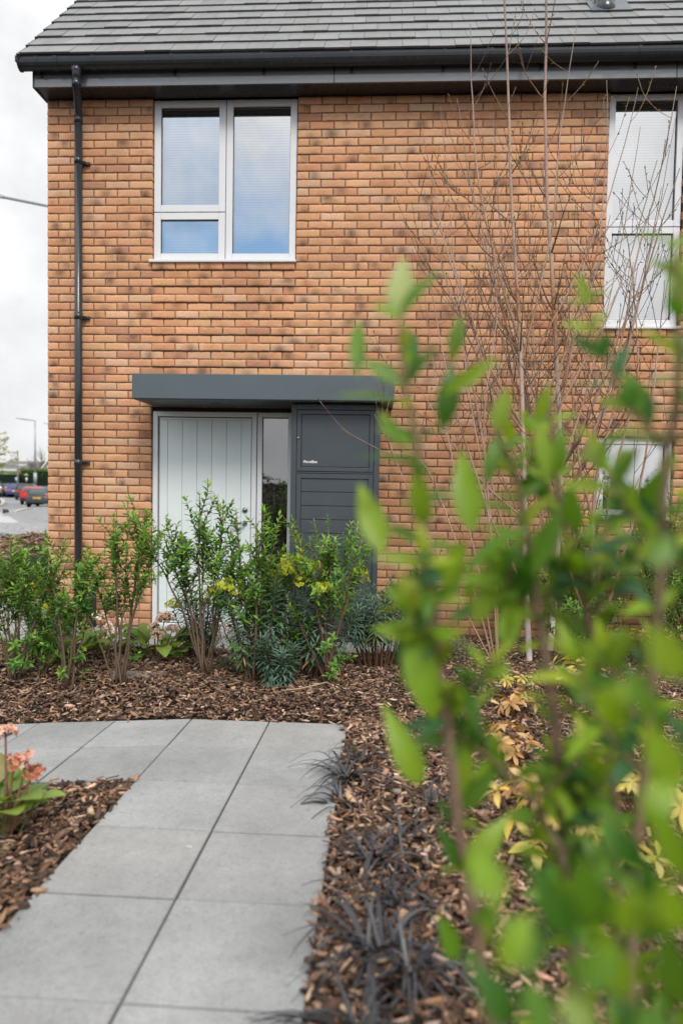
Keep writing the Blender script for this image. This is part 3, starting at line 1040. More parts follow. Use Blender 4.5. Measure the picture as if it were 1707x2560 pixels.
# canopy
mb = MB()
mb.box(1.024, 3.285, -.558, -.004, 2.113, 2.327)
can = mb.build('canopy', M['canopy'], house, False, .004)
mb = MB(); mb.box(1.035, 3.274, -.545, -.012, 2.106, 2.1125)
mb.build('canopy_soffit', M['graphite'], can)
mb = MB(); mb.lathe([(.045, .0), (.045, -.004), (.036, -.004)], (1.69, -.27, 2.106), 20)
mb.build('downlight', M['graphite'], can)

# ------------------------------------------------------------------ parcel cabinet standing beside the door
cab = empty('parcel_cabinet', (2.78, -.2, 0), 'tall dark grey parcel cabinet under the canopy beside the door', 'parcel box')
cx0, cx1, cyf = 2.392, 3.172, -.395
mb = MB()
mb.box(cx0, cx1, cyf + .018, -.008, 0.004, 2.100)
frame_rect(mb, cx0 + .0005, cx1 - .0005, .006, 2.098, .048, cyf, cyf + .02)
mb.box(cx0 + .048, cx1 - .048, cyf + .001, cyf + .02, 1.494, 1.504)
mb.build('body', M['graphite'], cab, False, .003)
mb = MB()
frame_rect(mb, cx0 + .053, cx1 - .053, 1.510, 2.046, .036, cyf - .004, cyf + .016)
mb.box(cx0 + .093, cx1 - .093, cyf + .003, cyf + .016, 1.550, 2.006)
ud = mb.build('parcel_door', M['graphite'], cab, False, .003)
mb = MB(); mb.lathe([(.011, 0), (.011, -.006), (.006, -.008)], (cx0 + .062, cyf - .004, 1.80), 16, 'y')
mb.build('lock', M['steel'], ud, True)
cu = bpy.data.curves.new('lettering', 'FONT'); cu.body = 'iParcelBox'; cu.size = .033; cu.extrude = .0004; cu.offset = .0006
to = bpy.data.objects.new('lettering_source', cu); COL.objects.link(to)
bpy.context.view_layer.update()
me = bpy.data.meshes.new_from_object(to.evaluated_get(bpy.context.evaluated_depsgraph_get()))
bpy.data.objects.remove(to)
for v in me.vertices: v.co = Vector((cx0 + .112 + v.co.x * .86, cyf + .0022 - v.co.z, 1.583 + v.co.y))
me.materials.clear(); me.materials.append(M['white'])
lo = bpy.data.objects.new('lettering', me); COL.objects.link(lo); lo.parent = ud; lo.location = -world_of(ud)
mb = MB()
frame_rect(mb, cx0 + .053, cx1 - .053, .06, 1.488, .040, cyf - .004, cyf + .016)
z = 1.447
while z > .11:
    z2 = max(.10, z - .122)
    mb.hexa([(cx0 + .094, cyf + .004, z2 + .006), (cx1 - .094, cyf + .004, z2 + .006), (cx1 - .094, cyf + .016, z2 + .006), (cx0 + .094, cyf + .016, z2 + .006),
             (cx0 + .094, cyf + .007, z), (cx1 - .094, cyf + .007, z), (cx1 - .094, cyf + .016, z), (cx0 + .094, cyf + .016, z)])
    z = z2
ld = mb.build('store_door', M['graphite'], cab, False, .002)
mb = MB(); mb.box(cx0 + .02, cx0 + .085, cyf - .016, cyf - .004, 1.005, 1.028); mb.box(cx0 + .018, cx0 + .036, cyf - .018, cyf - .004, .975, 1.03); mb.lathe([(.009, 0), (.009, -.02)], (cx0 + .07, cyf - .006, 1.015), 10, 'y')
mb.build('latch', M['steel'], ld)
# ------------------------------------------------------------------ plants near the house
G_DEEP = (.050, .125, .030); G_MID = (.085, .205, .038); G_FRESH = (.16, .31, .045); G_LIME = (.25, .40, .06)
BARK_BR = (.12, .085, .060); BARK_RED = (.13, .062, .045); TWIG = (.15, .095, .065)

def shrub(name, base, stems, label, cat='shrub', group=None, leaf_len=.057, dens=1.0, tone=0.0, bare=.35, tmpl=T_OVATE, low=0, bark=BARK_BR, mat='leaf', thick=1.0):
    """stems: list of (top offset vector from the base, spread) ; each carries side shoots clothed in paired leaves"""
    base = Vector(base)
    root = empty(name, base, label, cat, group)
    st = MB(); lv = Leaves()
    def clothe(pts, t0, size, dn, tipness=1.0):
        L = 0; acc = [0]
        for a, b in zip(pts[:-1], pts[1:]): L += (b - a).length; acc.append(L)
        s = t0 * L
        ang = rnd.uniform(0, 6.28)
        while s < L:
            k = max(i for i in range(len(acc)) if acc[i] <= s + 1e-9); k = min(k, len(pts) - 2)
            seg = pts[k + 1] - pts[k]; f_ = (s - acc[k]) / max(1e-6, acc[k + 1] - acc[k])
            p = pts[k] + seg * f_; d_ = seg.normalized()
            t = s / L
            sd_ = d_.orthogonal().normalized(); s2 = d_.cross(sd_)
            for half in (0, 1):
                if rnd.random() > dn: continue
                a = ang + half * PI + rnd.uniform(-.4, .4)
                o_ = sd_ * math.cos(a) + s2 * math.sin(a)
                up = 1.3 - .3 * rnd.random() if t > .8 else rnd.uniform(.35, 1.15)
                dd = (o_ + d_ * up).normalized()
                dd.z -= .1 * rnd.random()
                ln = size * rnd.uniform(.65, 1.15) * (1.0 if t < .85 else .8)
                q = rnd.random()
                if t > .82: c = mix(G_FRESH, G_LIME, q * .8)
                elif q < .45 - tone: c = mix(G_DEEP, G_MID, rnd.random())
                elif q < .9 - tone * .5: c = mix(G_MID, G_FRESH, rnd.random() * .6)
                else: c = mix(G_FRESH, G_LIME, rnd.random() * .5)
                if rnd.random() < .006: c = (.5, .33, .06)
                lv.add(p + o_ * .002, dd, ln, ln * rnd.uniform(.66, .9), jit(c, .2, .08), d_ + Vector((0, 0, .3)), tmpl)
            ang += PI / 2 + rnd.uniform(-.2, .2)
            s += size * rnd.uniform(.31, .48)
        lv.add(pts[-1], (pts[-1] - pts[-2]), size * .55, size * .4, jit(G_LIME, .15), rdir(), tmpl)
    for (tx, ty, tz), nsh in stems:
        top = base + Vector((tx, ty, tz))
        b0 = base + Vector((rnd.uniform(-.03, .03), rnd.uniform(-.03, .03), -.03))
        H = tz
        pts = wobble(b0, top, 9, .022, bend=Vector((-tx * .35, -ty * .35, 0)))
        r0 = (.0045 + .0045 * H) * thick * rnd.uniform(.8, 1.2)
        cl = [jit(mix(bark, TWIG, k / 9), .12) for k in range(10)]
        st.tube(pts, [r0 * (1 - .72 * k / 9) for k in range(10)], 6, True, cl)
        clothe(pts, max(.5, bare + .2), leaf_len, .9 * dens)
        for q in range(nsh):
            t = bare + (1 - bare) * rnd.random() ** .8 * .8
            k = min(8, int(t * 9)); p0 = pts[k] + (pts[k + 1] - pts[k]) * (t * 9 - k)
            ln = H * rnd.uniform(.16, .34) * (1.15 - .5 * t)
            dirv = (rdir(-.2, .5) + Vector((0, 0, rnd.uniform(.8, 1.9)))).normalized()
            sp = wobble(p0, p0 + dirv * ln, 4, .05, bend=Vector((dirv.x, dirv.y, 0)) * -.05)
            st.tube(sp, [r0 * .38, r0 * .32, r0 * .26, r0 * .2, r0 * .14], 4, False, [jit(TWIG, .15)] * 5)
            clothe(sp, .12, leaf_len * rnd.uniform(.8, 1.05), dens)
    for q in range(9):      # thin bare twigs low on the plant
        (tx, ty, tz), _n = rnd.choice(stems)
        t = rnd.uniform(.08, .4); p0 = base + Vector((tx * t, ty * t, tz * t))
        p1 = p0 + Vector((rnd.uniform(-.16, .16), rnd.uniform(-.1, .1), rnd.uniform(.08, .26)))
        st.tube(wobble(p0, p1, 4, .06), [.0024, .002, .0017, .0014, .001], 4, False, [jit(mix(bark, TWIG, .6), .2)] * 5)
    for q in range(low):
        a = rnd.uniform(0, 6.28); r = rnd.uniform(.03, .16)
        p0 = base + Vector((math.cos(a) * r * .4, math.sin(a) * r * .4, rnd.uniform(.03, .25)))
        sp = wobble(p0, p0 + Vector((math.cos(a) * r, math.sin(a) * r, rnd.uniform(.04, .12))), 3, .05)
        st.tube(sp, .0016, 4, False, [jit(G_MID)] * 4)
        clothe(sp, .3, leaf_len * .9, 1.0)
    st.build('stem', M['bark'], root, True, col=True)
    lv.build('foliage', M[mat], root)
    return root
def fan(n, w_, h, dep=.15, hv=.18, nsh=5, lean=0):
    out = []
    for k in range(n):
        t = (k + .5) / n * 2 - 1
        out.append(((t * w_ + lean + rnd.uniform(-.04, .04), rnd.uniform(-dep, dep), h * (1 - hv * rnd.random()) * (1 - .12 * t * t)), nsh))
    return out

GR_HEDGE = 'young evergreen shrubs along the bed'
def base_at(px, py): return atG(px, py)
shrub('evergreen_shrub', base_at(40, 1700), fan(8, .32, 1.12, .25, .35, 8), 'green leafy shrub at the left edge of the photo in front of the bark bank', group=GR_HEDGE, tone=.2, low=14)
shrub('evergreen_shrub', base_at(176, 1722), fan(7, .26, 1.12, .22, .34, 8, -.02), 'green shrub on one straight brown stem in front of the black downpipe', group=GR_HEDGE, bare=.42, tone=.05, low=9)
shrub('evergreen_shrub', base_at(300, 1712), fan(8, .33, 1.20, .22, .34, 8, .0), 'green shrub between the black downpipe and the pale door, in front of bare brick', group=GR_HEDGE, bare=.45, low=1)
shrub('evergreen_shrub', base_at(518, 1684), fan(10, .36, 1.26, .22, .26, 8, -.10), 'dense tall green shrub directly in front of the pale front door', group=GR_HEDGE, bare=.46, tone=-.12, low=1, dens=1.0)
shrub('evergreen_shrub', base_at(628, 1700), fan(8, .30, 1.20, .2, .36, 8, .04), 'green shrub in front of the narrow sidelight', group=GR_HEDGE, bare=.34, tone=.0, low=9)
shrub('evergreen_shrub', base_at(815, 1706), fan(9, .36, 1.26, .24, .36, 7, -.03), 'looser green shrub with red brown stems in front of the dark parcel cabinet', group=GR_HEDGE, bare=.35, tone=.2, low=13, bark=BARK_RED, tmpl=T_OVAL)
shrub('wall_shrub', Vector((3.62, -.35, .02)), fan(6, .16, 1.0, .08, .4, 5), 'slender thin stemmed shrub against the brick just right of the parcel cabinet', group='shrubs against the brick wall', leaf_len=.042, tone=-.1, bare=.3)
shrub('wall_shrub', Vector((4.40, -.30, .02)), fan(10, .36, 1.15, .12, .45, 8), 'sparse shrub against the brick behind the two birch trunks', group='shrubs against the brick wall', leaf_len=.045, tone=-.1, bare=.3)
shrub('wall_shrub', Vector((4.98, -.30, .02)), fan(13, .36, 1.30, .12, .45, 9), 'leafy shrub against the brick at the left of the small ground floor window', group='shrubs against the brick wall', leaf_len=.045, tone=-.05, bare=.25)
shrub('wall_shrub', Vector((5.66, -.32, .02)), fan(15, .46, 1.48, .14, .4, 9), 'dense twiggy shrub below and in front of the small ground floor window', group='shrubs against the brick wall', leaf_len=.042, tone=-.1, bare=.2)

shrub('evergreen_shrub', base_at(108, 1690), fan(6, .24, .72, .2, .4, 6), 'short leafy shrub filling the gap between the two leftmost tall shrubs', group=GR_HEDGE, tone=.2, low=10, bare=.2)
shrub('evergreen_shrub', base_at(738, 1690), fan(6, .24, .66, .18, .4, 6), 'short bushy shrub between the sidelight shrub and the cabinet shrub', group=GR_HEDGE, tone=.1, low=10, bare=.2)
shrub('wall_shrub', Vector((4.72, -1.15, bedz(4.72, -1.15))), fan(12, .46, .80, .28, .4, 8), 'bushy knee high shrub in the bed in front of the birch trunks', group='shrubs against the brick wall', leaf_len=.045, tone=.05, bare=.2, low=10)
shrub('wall_shrub', Vector((5.55, -1.2, bedz(5.55, -1.2))), fan(14, .50, .98, .28, .4, 8), 'bushy shrub at the right edge of the photo below the small window', group='shrubs against the brick wall', leaf_len=.045, tone=.0, bare=.2, low=10)
def euphorbia(base, stems, label, heads, hlen=.04, group='spurge plants with blue green leaves', lean=Vector((0, 0, 0)), spread=.2, height=.5, big=1.0, bare=.22):
    base = Vector(base)
    root = empty('spurge_plant', base, label, 'spurge', group)
    st = MB(); lv = Leaves(); heads_ = []
    BG = (.15, .225, .18); BG2 = (.085, .155, .10)
    for k in range(stems):
        a = rnd.uniform(0, 6.28); r = spread * math.sqrt(rnd.random())
        h = height * rnd.uniform(.7, 1.08)
        top = base + Vector((math.cos(a) * r, math.sin(a) * r * .7, h)) + lean
        b0 = base + Vector((math.cos(a) * r * .35, math.sin(a) * r * .3, -.02))
        pts = wobble(b0, top, 7, .03, bend=Vector((math.cos(a), math.sin(a), 0)) * -.05)
        st.tube(pts, [.0055, .005, .005, .0045, .004, .0035, .003, .002], 5, False, [jit(mix((.15, .055, .04), (.12, .15, .06), k_ / 7), .1) for k_ in range(8)])
        n = int(72 * big)
        for j in range(n):
            t = bare + (1 - bare) * (j / n)
            q = t * 7; i = min(6, int(q)); p = pts[i] + (pts[i + 1] - pts[i]) * (q - i)
            d_ = (pts[i + 1] - pts[i]).normalized()
            an = j * 2.4
            s1 = d_.orthogonal().normalized(); s2 = d_.cross(s1)
            o_ = s1 * math.cos(an) + s2 * math.sin(an)
            up = mix((-.35,), (.9,), (t - bare) / (1 - bare))[0]
            ln = .088 * rnd.uniform(.75, 1.15) * (1 - .35 * max(0, t - .8) / .2)
            c = jit(mix(BG2, BG, rnd.random()), .2, .08)
            if t < bare + .08 and rnd.random() < .3: c = jit((.36, .25, .10), .2)
            lv.add(p, o_ + d_ * up, ln, ln * .95, c, d_, T_NARROW)
        if k < heads:
            fl = Leaves(); heads_.append(fl)
            hc = pts[-1] + Vector((0, 0, .02))
            R = .066 * rnd.uniform(.75, 1.15)
            for j in range(34):
                dv = rdir(-.25, 1); dv.z = dv.z * .8
                e = hc + dv * R * rnd.uniform(.75, 1.05) + Vector((0, 0, .03))
                st.tube([hc, e], .0011, 3, False, [(.25, .30, .06)] * 2)
                cc = jit(mix((.52, .46, .03), (.36, .42, .05), rnd.random()), .15)
                ax = dv.orthogonal().normalized(); bx = dv.cross(ax)
                for m_ in range(3):
                    an = m_ * 2.1 + rnd.random()
                    fl.add(e, ax * math.cos(an) + bx * math.sin(an) + dv * .35, .014, .020, cc, dv, T_ROUND)
    st.build('stem', M['bark'], root, True, col=True)
    lv.build('foliage', M['matte_leaf'], root)
    for fl in heads_: fl.build('flower_head', M['petal'], root)
    return root
euphorbia(base_at(120, 1640), 12, 'spurge with yellow green heads low at the left edge beside the pink flowers', 4, spread=.30, height=.48)
euphorbia(base_at(500, 1640), 16, 'blue green spurge behind the tall shrub in front of the door', 3, spread=.22, height=.50)
euphorbia(base_at(648, 1690), 20, 'spurge with bright yellow heads in the middle of the bed below the sidelight', 9, spread=.36, height=.66)
euphorbia(base_at(700, 1712), 9, 'low dark spurge with drooping whorls at the front of the bed', 0, spread=.18, height=.30, bare=.05)
euphorbia(base_at(790, 1690), 22, 'spurge with many small yellow heads in front of the parcel cabinet', 14, spread=.40, height=.72)
euphorbia(base_at(945, 1668), 40, 'broad blue green spurge mound with reddish bare stems at the right end of the bed', 2, spread=.42, height=.62, bare=.45)

def flower_cluster(fl, st, p0, top, R, n, cols, ps=.013):
    far = (Vector(top) - CAM).length > 3.5
    if far: R *= 1.7; n = int(n * 1.7); ps = .017
    pts = wobble(p0, top, 5, .02)
    st.col = (.24, .10, .07)
    st.tube(pts, [.006, .0055, .005, .0045, .004, .0035], 6, False, [jit((.26, .11, .08), .15)] * 6)
    for j in range(n):
        dv = rdir(-.35, 1)
        e = Vector(top) + Vector((dv.x * R, dv.y * R, dv.z * R * .75)) * rnd.uniform(.6, 1.0)
        st.tube([Vector(top) - Vector((0, 0, .012)), e], .0016, 3, False, [(.30, .12, .09)] * 2)
        cc = jit(rnd.choice(cols), .12)
        ax = dv.orthogonal().normalized(); bx = dv.cross(ax)
        for m_ in range(5):
            an = m_ * 1.256 + rnd.random() * .3
            fl.add(e, ax * math.cos(an) + bx * math.sin(an) + dv * .8, ps * 1.15, ps * .8, cc, dv, T_ROUND)
        for m_ in range(0 if far and j % 3 else 2):
            fl.add(e - dv * .004, dv + rdir() * .3, ps * .6, ps * .5, jit((.30, .09, .08), .2), rdir(), T_ROUND)
def bergenia(base, nleaf, label, flowers, cols, leaf_size=.12, spread=.16, green=(.085, .19, .035), group='elephant ears plants with pink flowers'):
    base = Vector(base)
    root = empty('elephant_ears_plant', base, label, 'flowering plant', group)
    st = MB(); lv = Leaves(); fl = Leaves()
    for k in range(nleaf):
        a = k * 2.4 + rnd.uniform(-.4, .4); r = spread * rnd.uniform(.15, 1)
        p0 = base + Vector((math.cos(a) * r * .5, math.sin(a) * r * .4, 0))
        p1 = base + Vector((math.cos(a) * r, math.sin(a) * r * .8, leaf_size * rnd.uniform(.3, 1.1)))
        st.tube(wobble(p0, p1, 3, .03), .004, 5, False, [jit((.17, .16, .06), .2)] * 4)
        d_ = Vector((math.cos(a), math.sin(a), rnd.uniform(.2, 1.7)))
        s = leaf_size * rnd.uniform(.65, 1.15)
        c = jit(mix(green, mix(G_LIME, (.30, .12, .06), .75 if rnd.random() < .22 else .1), rnd.random() * .75), .15)
        lv.add(p1, d_, s, s * .95, c, Vector((0, 0, 1)) + d_ * .2, T_ROUND)
    fls = []
    for (dx, dy, dz, R, n) in flowers:
        fl = Leaves(); fls.append(fl)
        flower_cluster(fl, st, base + Vector((dx * .3, dy * .3, 0)), base + Vector((dx, dy, dz)), R, n, cols)
    st.build('stalk', M['bark'], root, True, col=True)
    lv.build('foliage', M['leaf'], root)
    for fl in fls: fl.build('flower', M['petal'], root)
    return root
PINK = [(.84, .68, .69), (.86, .76, .77), (.78, .58, .58), (.66, .42, .36)]
CORAL = [(.60, .25, .17), (.50, .16, .11), (.66, .38, .29), (.70, .50, .42), (.40, .13, .09)]
def rel(px, py, y, base):
    p = atY(px, py, y); return tuple(p - Vector(base))
b = atG(258, 1628); bergenia(b, 32, 'pale pink flowering elephant ears beside the foot of the downpipe', [(*rel(250, 1542, b.y, b), .036, 26), (*rel(264, 1566, b.y + .05, b), .034, 22), (*rel(300, 1552, b.y + .1, b), .030, 18), (*rel(285, 1580, b.y, b), .03, 16)], PINK, .13, .26)
b = atG(392, 1643); bergenia(b, 44, 'glossy leaved elephant ears with pink clusters at the left foot of the door frame', [(*rel(413, 1546, b.y, b), .042, 32), (*rel(396, 1588, b.y - .02, b), .034, 22), (*rel(432, 1572, b.y + .03, b), .03, 18), (*rel(385, 1566, b.y + .03, b), .025, 14)], PINK, .135, .32)
b = atG(150, 1640); bergenia(b, 34, 'elephant ears with faded pink clusters near the house corner at the left', [(*rel(115, 1572, b.y, b), .034, 18), (*rel(142, 1580, b.y + .05, b), .034, 20), (*rel(160, 1600, b.y, b), .030, 16)], [(.55, .33, .28), (.62, .42, .40)], .14, .32)
b = atG(560, 1600); bergenia(b, 8, 'small pink elephant ears half hidden behind the shrub stems in front of the door', [(*rel(540, 1560, b.y, b), .025, 12), (*rel(575, 1565, b.y, b), .025, 12)], PINK, .08, .2)
b = atG(775, 1600); bergenia(b, 7, 'white flowered low plant behind the stems in front of the parcel cabinet', [(*rel(765, 1532, b.y, b), .034, 22), (*rel(820, 1630, b.y - .1, b), .03, 14), (*rel(870, 1628, b.y - .1, b), .03, 14)], [(.75, .68, .68), (.8, .75, .75)], .08, .2)
b = atG(2, 2085); bergenia(b, 24, 'coral flowered elephant ears in the left island bed beside the path', [(*rel(20, 1832, b.y + .02, b), .040, 26), (*rel(38, 1908, b.y - .04, b), .042, 28), (*rel(86, 1930, b.y, b), .036, 24), (*rel(70, 1890, b.y + .06, b), .022, 10)], CORAL, .145, .16, (.13, .22, .05))
b = atG(1000, 1665); bergenia(b, 12, 'dark green round leaved clump without flowers at the right end of the front bed', [], PINK, .085, .16, (.035, .10, .03))

# low grey green cushion plant
b = atG(1140, 1640)
root = empty('cushion_plant', b, 'low round grey green cushion plant on the mulch behind the laurel', 'plant')
lv = Leaves(); st = MB()
for k in range(1500):
    dv = rdir(0, 1); p = b + Vector((dv.x * .17, dv.y * .17, dv.z * .15)) * rnd.uniform(.75, 1.04)
    lv.add(p, dv + rdir() * .7, .016, .010, jit(mix((.12, .20, .08), (.25, .32, .17), rnd.random()), .2), dv, T_OVAL)
for k in range(20):
    dv = rdir(.1, 1); st.tube([b, b + dv * .14], .002, 4, False, [TWIG] * 2)
st.build('stem', M['bark'], root, col=True); lv.build('foliage', M['matte_leaf'], root)

# black strap-leaved grass tufts beside the path
def mondo(px, py, n, ln, label, lean=0.0):
    b = atG(px, py)
    root = empty('black_grass_tuft', b, label, 'grass tuft', 'black grass tufts along the path edge')
    mb = MB()
    for k in range(n):
        a = rnd.uniform(0, 6.28); L = ln * rnd.uniform(.7, 1.45)
        r = L * rnd.uniform(.5, .95)
        p0 = b + Vector((rnd.gauss(0, .02), rnd.gauss(0, .02), -.01))
        d_ = Vector((math.cos(a) + lean, math.sin(a), 0)); d_.normalize()
        side = Vector((-d_.y, d_.x, 0))
        hh = L * rnd.uniform(.10, .36)
        w0 = .0058 * rnd.uniform(.7, 1.3)
        mb.col = jit((.030, .030, .035), .4)
        if rnd.random() < .3: mb.col = jit((.07, .07, .075), .3)
        prev = None
        tw = rnd.uniform(-.4, .4)
        for j in range(8):
            t = j / 7
            q = p0 + d_ * (r * t) + Vector((0, 0, hh * math.sin(min(PI, t * PI * .92)) * (1 - .15 * t))) + side * (tw * r * t * t)
            q.z = max(q.z, bedz(q.x, q.y) + .004)
            ww = w0 * (1 - .85 * t * t)
            cur = (q - side * ww, q + Vector((0, 0, -.0012)), q + side * ww)
            if prev: mb.poly([prev[0], prev[1], cur[1], cur[0]]); mb.poly([prev[1], prev[2], cur[2], cur[1]])
            prev = cur
    mb.build('foliage', M['black_leaf'], root, True, col=True)
mondo(868, 1945, 34, .24, 'black strap leaved grass tuft spilling over the path edge, farthest of the row', -.4)
mondo(905, 1905, 24, .20, 'small black grass tuft just behind the one that spills over the path')
mondo(1005, 2095, 20, .22, 'black grass tuft in the mulch beside the second path slab from the front')
mondo(980, 2270, 34, .24, 'thick black grass tuft arching over the chips, middle of the row')
mondo(1010, 2440, 30, .24, 'black grass tuft with long upright leaves near the front of the right bed', .2)
mondo(905, 2590, 34, .24, 'black grass tuft at the lower edge of the photo beside the path')
mondo(845, 2010, 22, .20, 'small black grass tuft at the path edge beside the third slab joint', -.3)
mondo(935, 2150, 30, .24, 'black grass tuft arching toward the path in the middle of the row', -.2)
mondo(940, 2380, 34, .26, 'dense black grass tuft between the path edge and the laurel stem near the front')
mondo(1075, 2010, 24, .18, 'thin black grass tuft behind the brown laurel stem')

# yellow-leaved and withered small plants in the right-hand bed
def rosette_plant(base, label, n, R, H, cols, name='yellow_leaved_plant', cat='plant', group='yellow leaved plants in the right bed', ln=.062, stemc=(.16, .09, .05), nl=8):
    base = Vector(base)
    root = empty(name, base, label, cat, group)
    st = MB(); lv = Leaves()
    for k in range(n):
        a = k * 2.4; r = R * math.sqrt((k + .6) / n)
        tip = base + Vector((math.cos(a) * r, math.sin(a) * r, H * rnd.uniform(.55, 1.1)))
        pts = wobble(base + Vector((0, 0, -.01)), tip, 4, .05)
        st.tube(pts, [.004, .0035, .003, .0025, .002], 5, False, [jit(stemc, .2)] * 5)
        ax = Vector((math.cos(a) * .6, math.sin(a) * .6, 1)).normalized()
        s1 = ax.orthogonal().normalized(); s2 = ax.cross(s1)
        for j in range(nl):
            an = j * 6.283 / nl + rnd.uniform(-.25, .25)
            o_ = s1 * math.cos(an) + s2 * math.sin(an)
            s = 1.25 * ln * rnd.uniform(.65, 1.15)
            lv.add(tip - ax * rnd.uniform(0, .02), o_ + ax * rnd.uniform(-.5, .6), s, s * 1.0, jit(rnd.choice(cols), .12), ax, T_SPOON if rnd.random() < .7 else T_OVAL)
    st.build('stem', M['bark'], root, True, col=True)
    lv.build('foliage', M['matte_leaf'], root)
YEL = [(.62, .46, .13), (.66, .52, .20), (.55, .42, .10), (.45, .40, .10)]
TAN = [(.50, .27, .11), (.58, .34, .16), (.40, .20, .08), (.60, .42, .22)]
rosette_plant(atG(1440, 1740), 'cream yellow leaved plant behind the middle stem of the laurel', 12, .17, .22, [(.68, .53, .23), (.72, .60, .32), (.62, .47, .16), (.3, .33, .09)], ln=.075)
rosette_plant(atG(1615, 1640), 'yellow green small leaved plant near the wall at the right', 12, .26, .22, YEL, ln=.05)
rosette_plant(atG(1250, 1740), 'small yellow tipped plant on the mulch left of the middle laurel stem', 7, .16, .14, YEL, ln=.045)
rosette_plant(atG(1360, 2160), 'bright yellow star shaped rosettes low in the right bed', 11, .18, .24, [(.64, .46, .10), (.58, .44, .12), (.68, .52, .18)], ln=.062, nl=7)
rosette_plant(atG(1590, 2060), 'yellow leaved plant at the right behind dark laurel leaves', 12, .22, .24, YEL, ln=.065)
rosette_plant(atG(1540, 2170), 'dull yellow plant half hidden by the laurel near the right edge', 7, .14, .14, YEL, ln=.06)
rosette_plant(atG(1290, 1790), 'withered tan leaved plant with drooping orange brown leaves', 8, .14, .13, TAN, 'withered_plant', 'plant', 'withered plants in the right bed', .055)
rosette_plant(atG(1270, 1900), 'orange brown withered plant on the mulch beside a laurel stem', 8, .13, .13, TAN, 'withered_plant', 'plant', 'withered plants in the right bed', .06)
rosette_plant(atG(1335, 2020), 'withered plant with long tan leaves just above the yellow rosettes', 9, .13, .15, TAN, 'withered_plant', 'plant', 'withered plants in the right bed', .065)
rosette_plant(atG(1500, 1900), 'small faded plant among the mulch behind the laurel foliage', 7, .14, .12, [(.45, .33, .16), (.35, .33, .12)], 'withered_plant', 'plant', 'withered plants in the right bed', .05)

# loose bits on the ground
b = atG(335, 1690)
mb = MB(); ring = []
for k in range(28):
    a = 2 * PI * k / 28; r = 1 + .18 * math.sin(3 * a + 1) + rnd.uniform(-.08, .08)
    x, y = b.x + .20 * r * math.cos(a), b.y + .10 * r * math.sin(a); ring.append((x, y, bedz(x, y) + .012))
i = len(mb.v)
mb.v += ring + [(b.x, b.y, bedz(b.x, b.y) + .028)]; mb.c += [mb.col] * 29
for k in range(28): mb.f.append([i + k, i + (k + 1) % 28, i + 28])
tag(mb.build('bare_soil_patch', M['bare_soil'], None, True), kind='structure')
mb = MB(); pts = [atG(a, b_) + Vector((0, 0, .03)) for a, b_ in ((705, 1738), (745, 1734), (790, 1724), (815, 1717), (830, 1724), (838, 1738))]
mb.tube(pts, [.004, .005, .005, .005, .004, .002], 6, True, [jit((.40, .28, .19), .1)] * 6)
tag(mb.build('fallen_twig', M['bark'], None, True, col=True), 'pale bent twig lying on the bark mulch behind the path', 'twig')
mb = MB()
for (px, py, s) in ((128, 2180, .9), (60, 2265, 1.4)):
    pass
def loose_chip(px, py, s, label, dz=.004):
    dd = ray(px, py); t = 2.0
    for _ in range(40):
        p = CAM + dd * t; t += .7 * ((gz(p.x, p.y) - p.z) / dd.z)
    p = CAM + dd * t
    mb = MB(); mb.col = jit((.05, .035, .028), .2)
    n = 7; a0 = rnd.random() * 6
    lo_ = [(p.x + s * (.5 + .2 * rnd.random()) * math.cos(a0 + 2 * PI * k / n) * 1.3, p.y + s * (.35 + .2 * rnd.random()) * math.sin(a0 + 2 * PI * k / n)) for k in range(n)]
    bot = [(x, y, gz(x, y) + dz - .003) for x, y in lo_]; top_ = [(p.x + (x - p.x) * .8, p.y + (y - p.y) * .8, gz(x, y) + dz + s * .35) for x, y in lo_]
    mb.poly(top_)
    for k in range(n): mb.poly([bot[k], bot[(k + 1) % n], top_[(k + 1) % n], top_[k]])
    return tag(mb.build('bark_chip', M['chip'], None, col=True), label, 'bark chip', 'stray bark chips on the path')
loose_chip(56, 2268, .030, 'largest dark bark chip lying on the slab near the left edge')
loose_chip(127, 2184, .018, 'small dark bark chip on the slab beside the island bed')
dd = ray(473, 2120); t = (gz(2.3, -4) - CAM.z) / dd.z; p = CAM + dd * t
mb = MB(); mb.hexa([(p.x - .009, p.y - .003, p.z + .002), (p.x + .009, p.y - .006, p.z + .002), (p.x + .013, p.y + .004, p.z + .002), (p.x - .010, p.y + .005, p.z + .002),
                    (p.x - .011, p.y - .003, p.z + .008), (p.x + .010, p.y - .004, p.z + .008), (p.x + .011, p.y + .003, p.z + .008), (p.x - .009, p.y + .004, p.z + .008)])
tag(mb.build('white_pebble', M['concrete_sill'], None), 'tiny white chip of stone on the middle path slab', 'pebble')

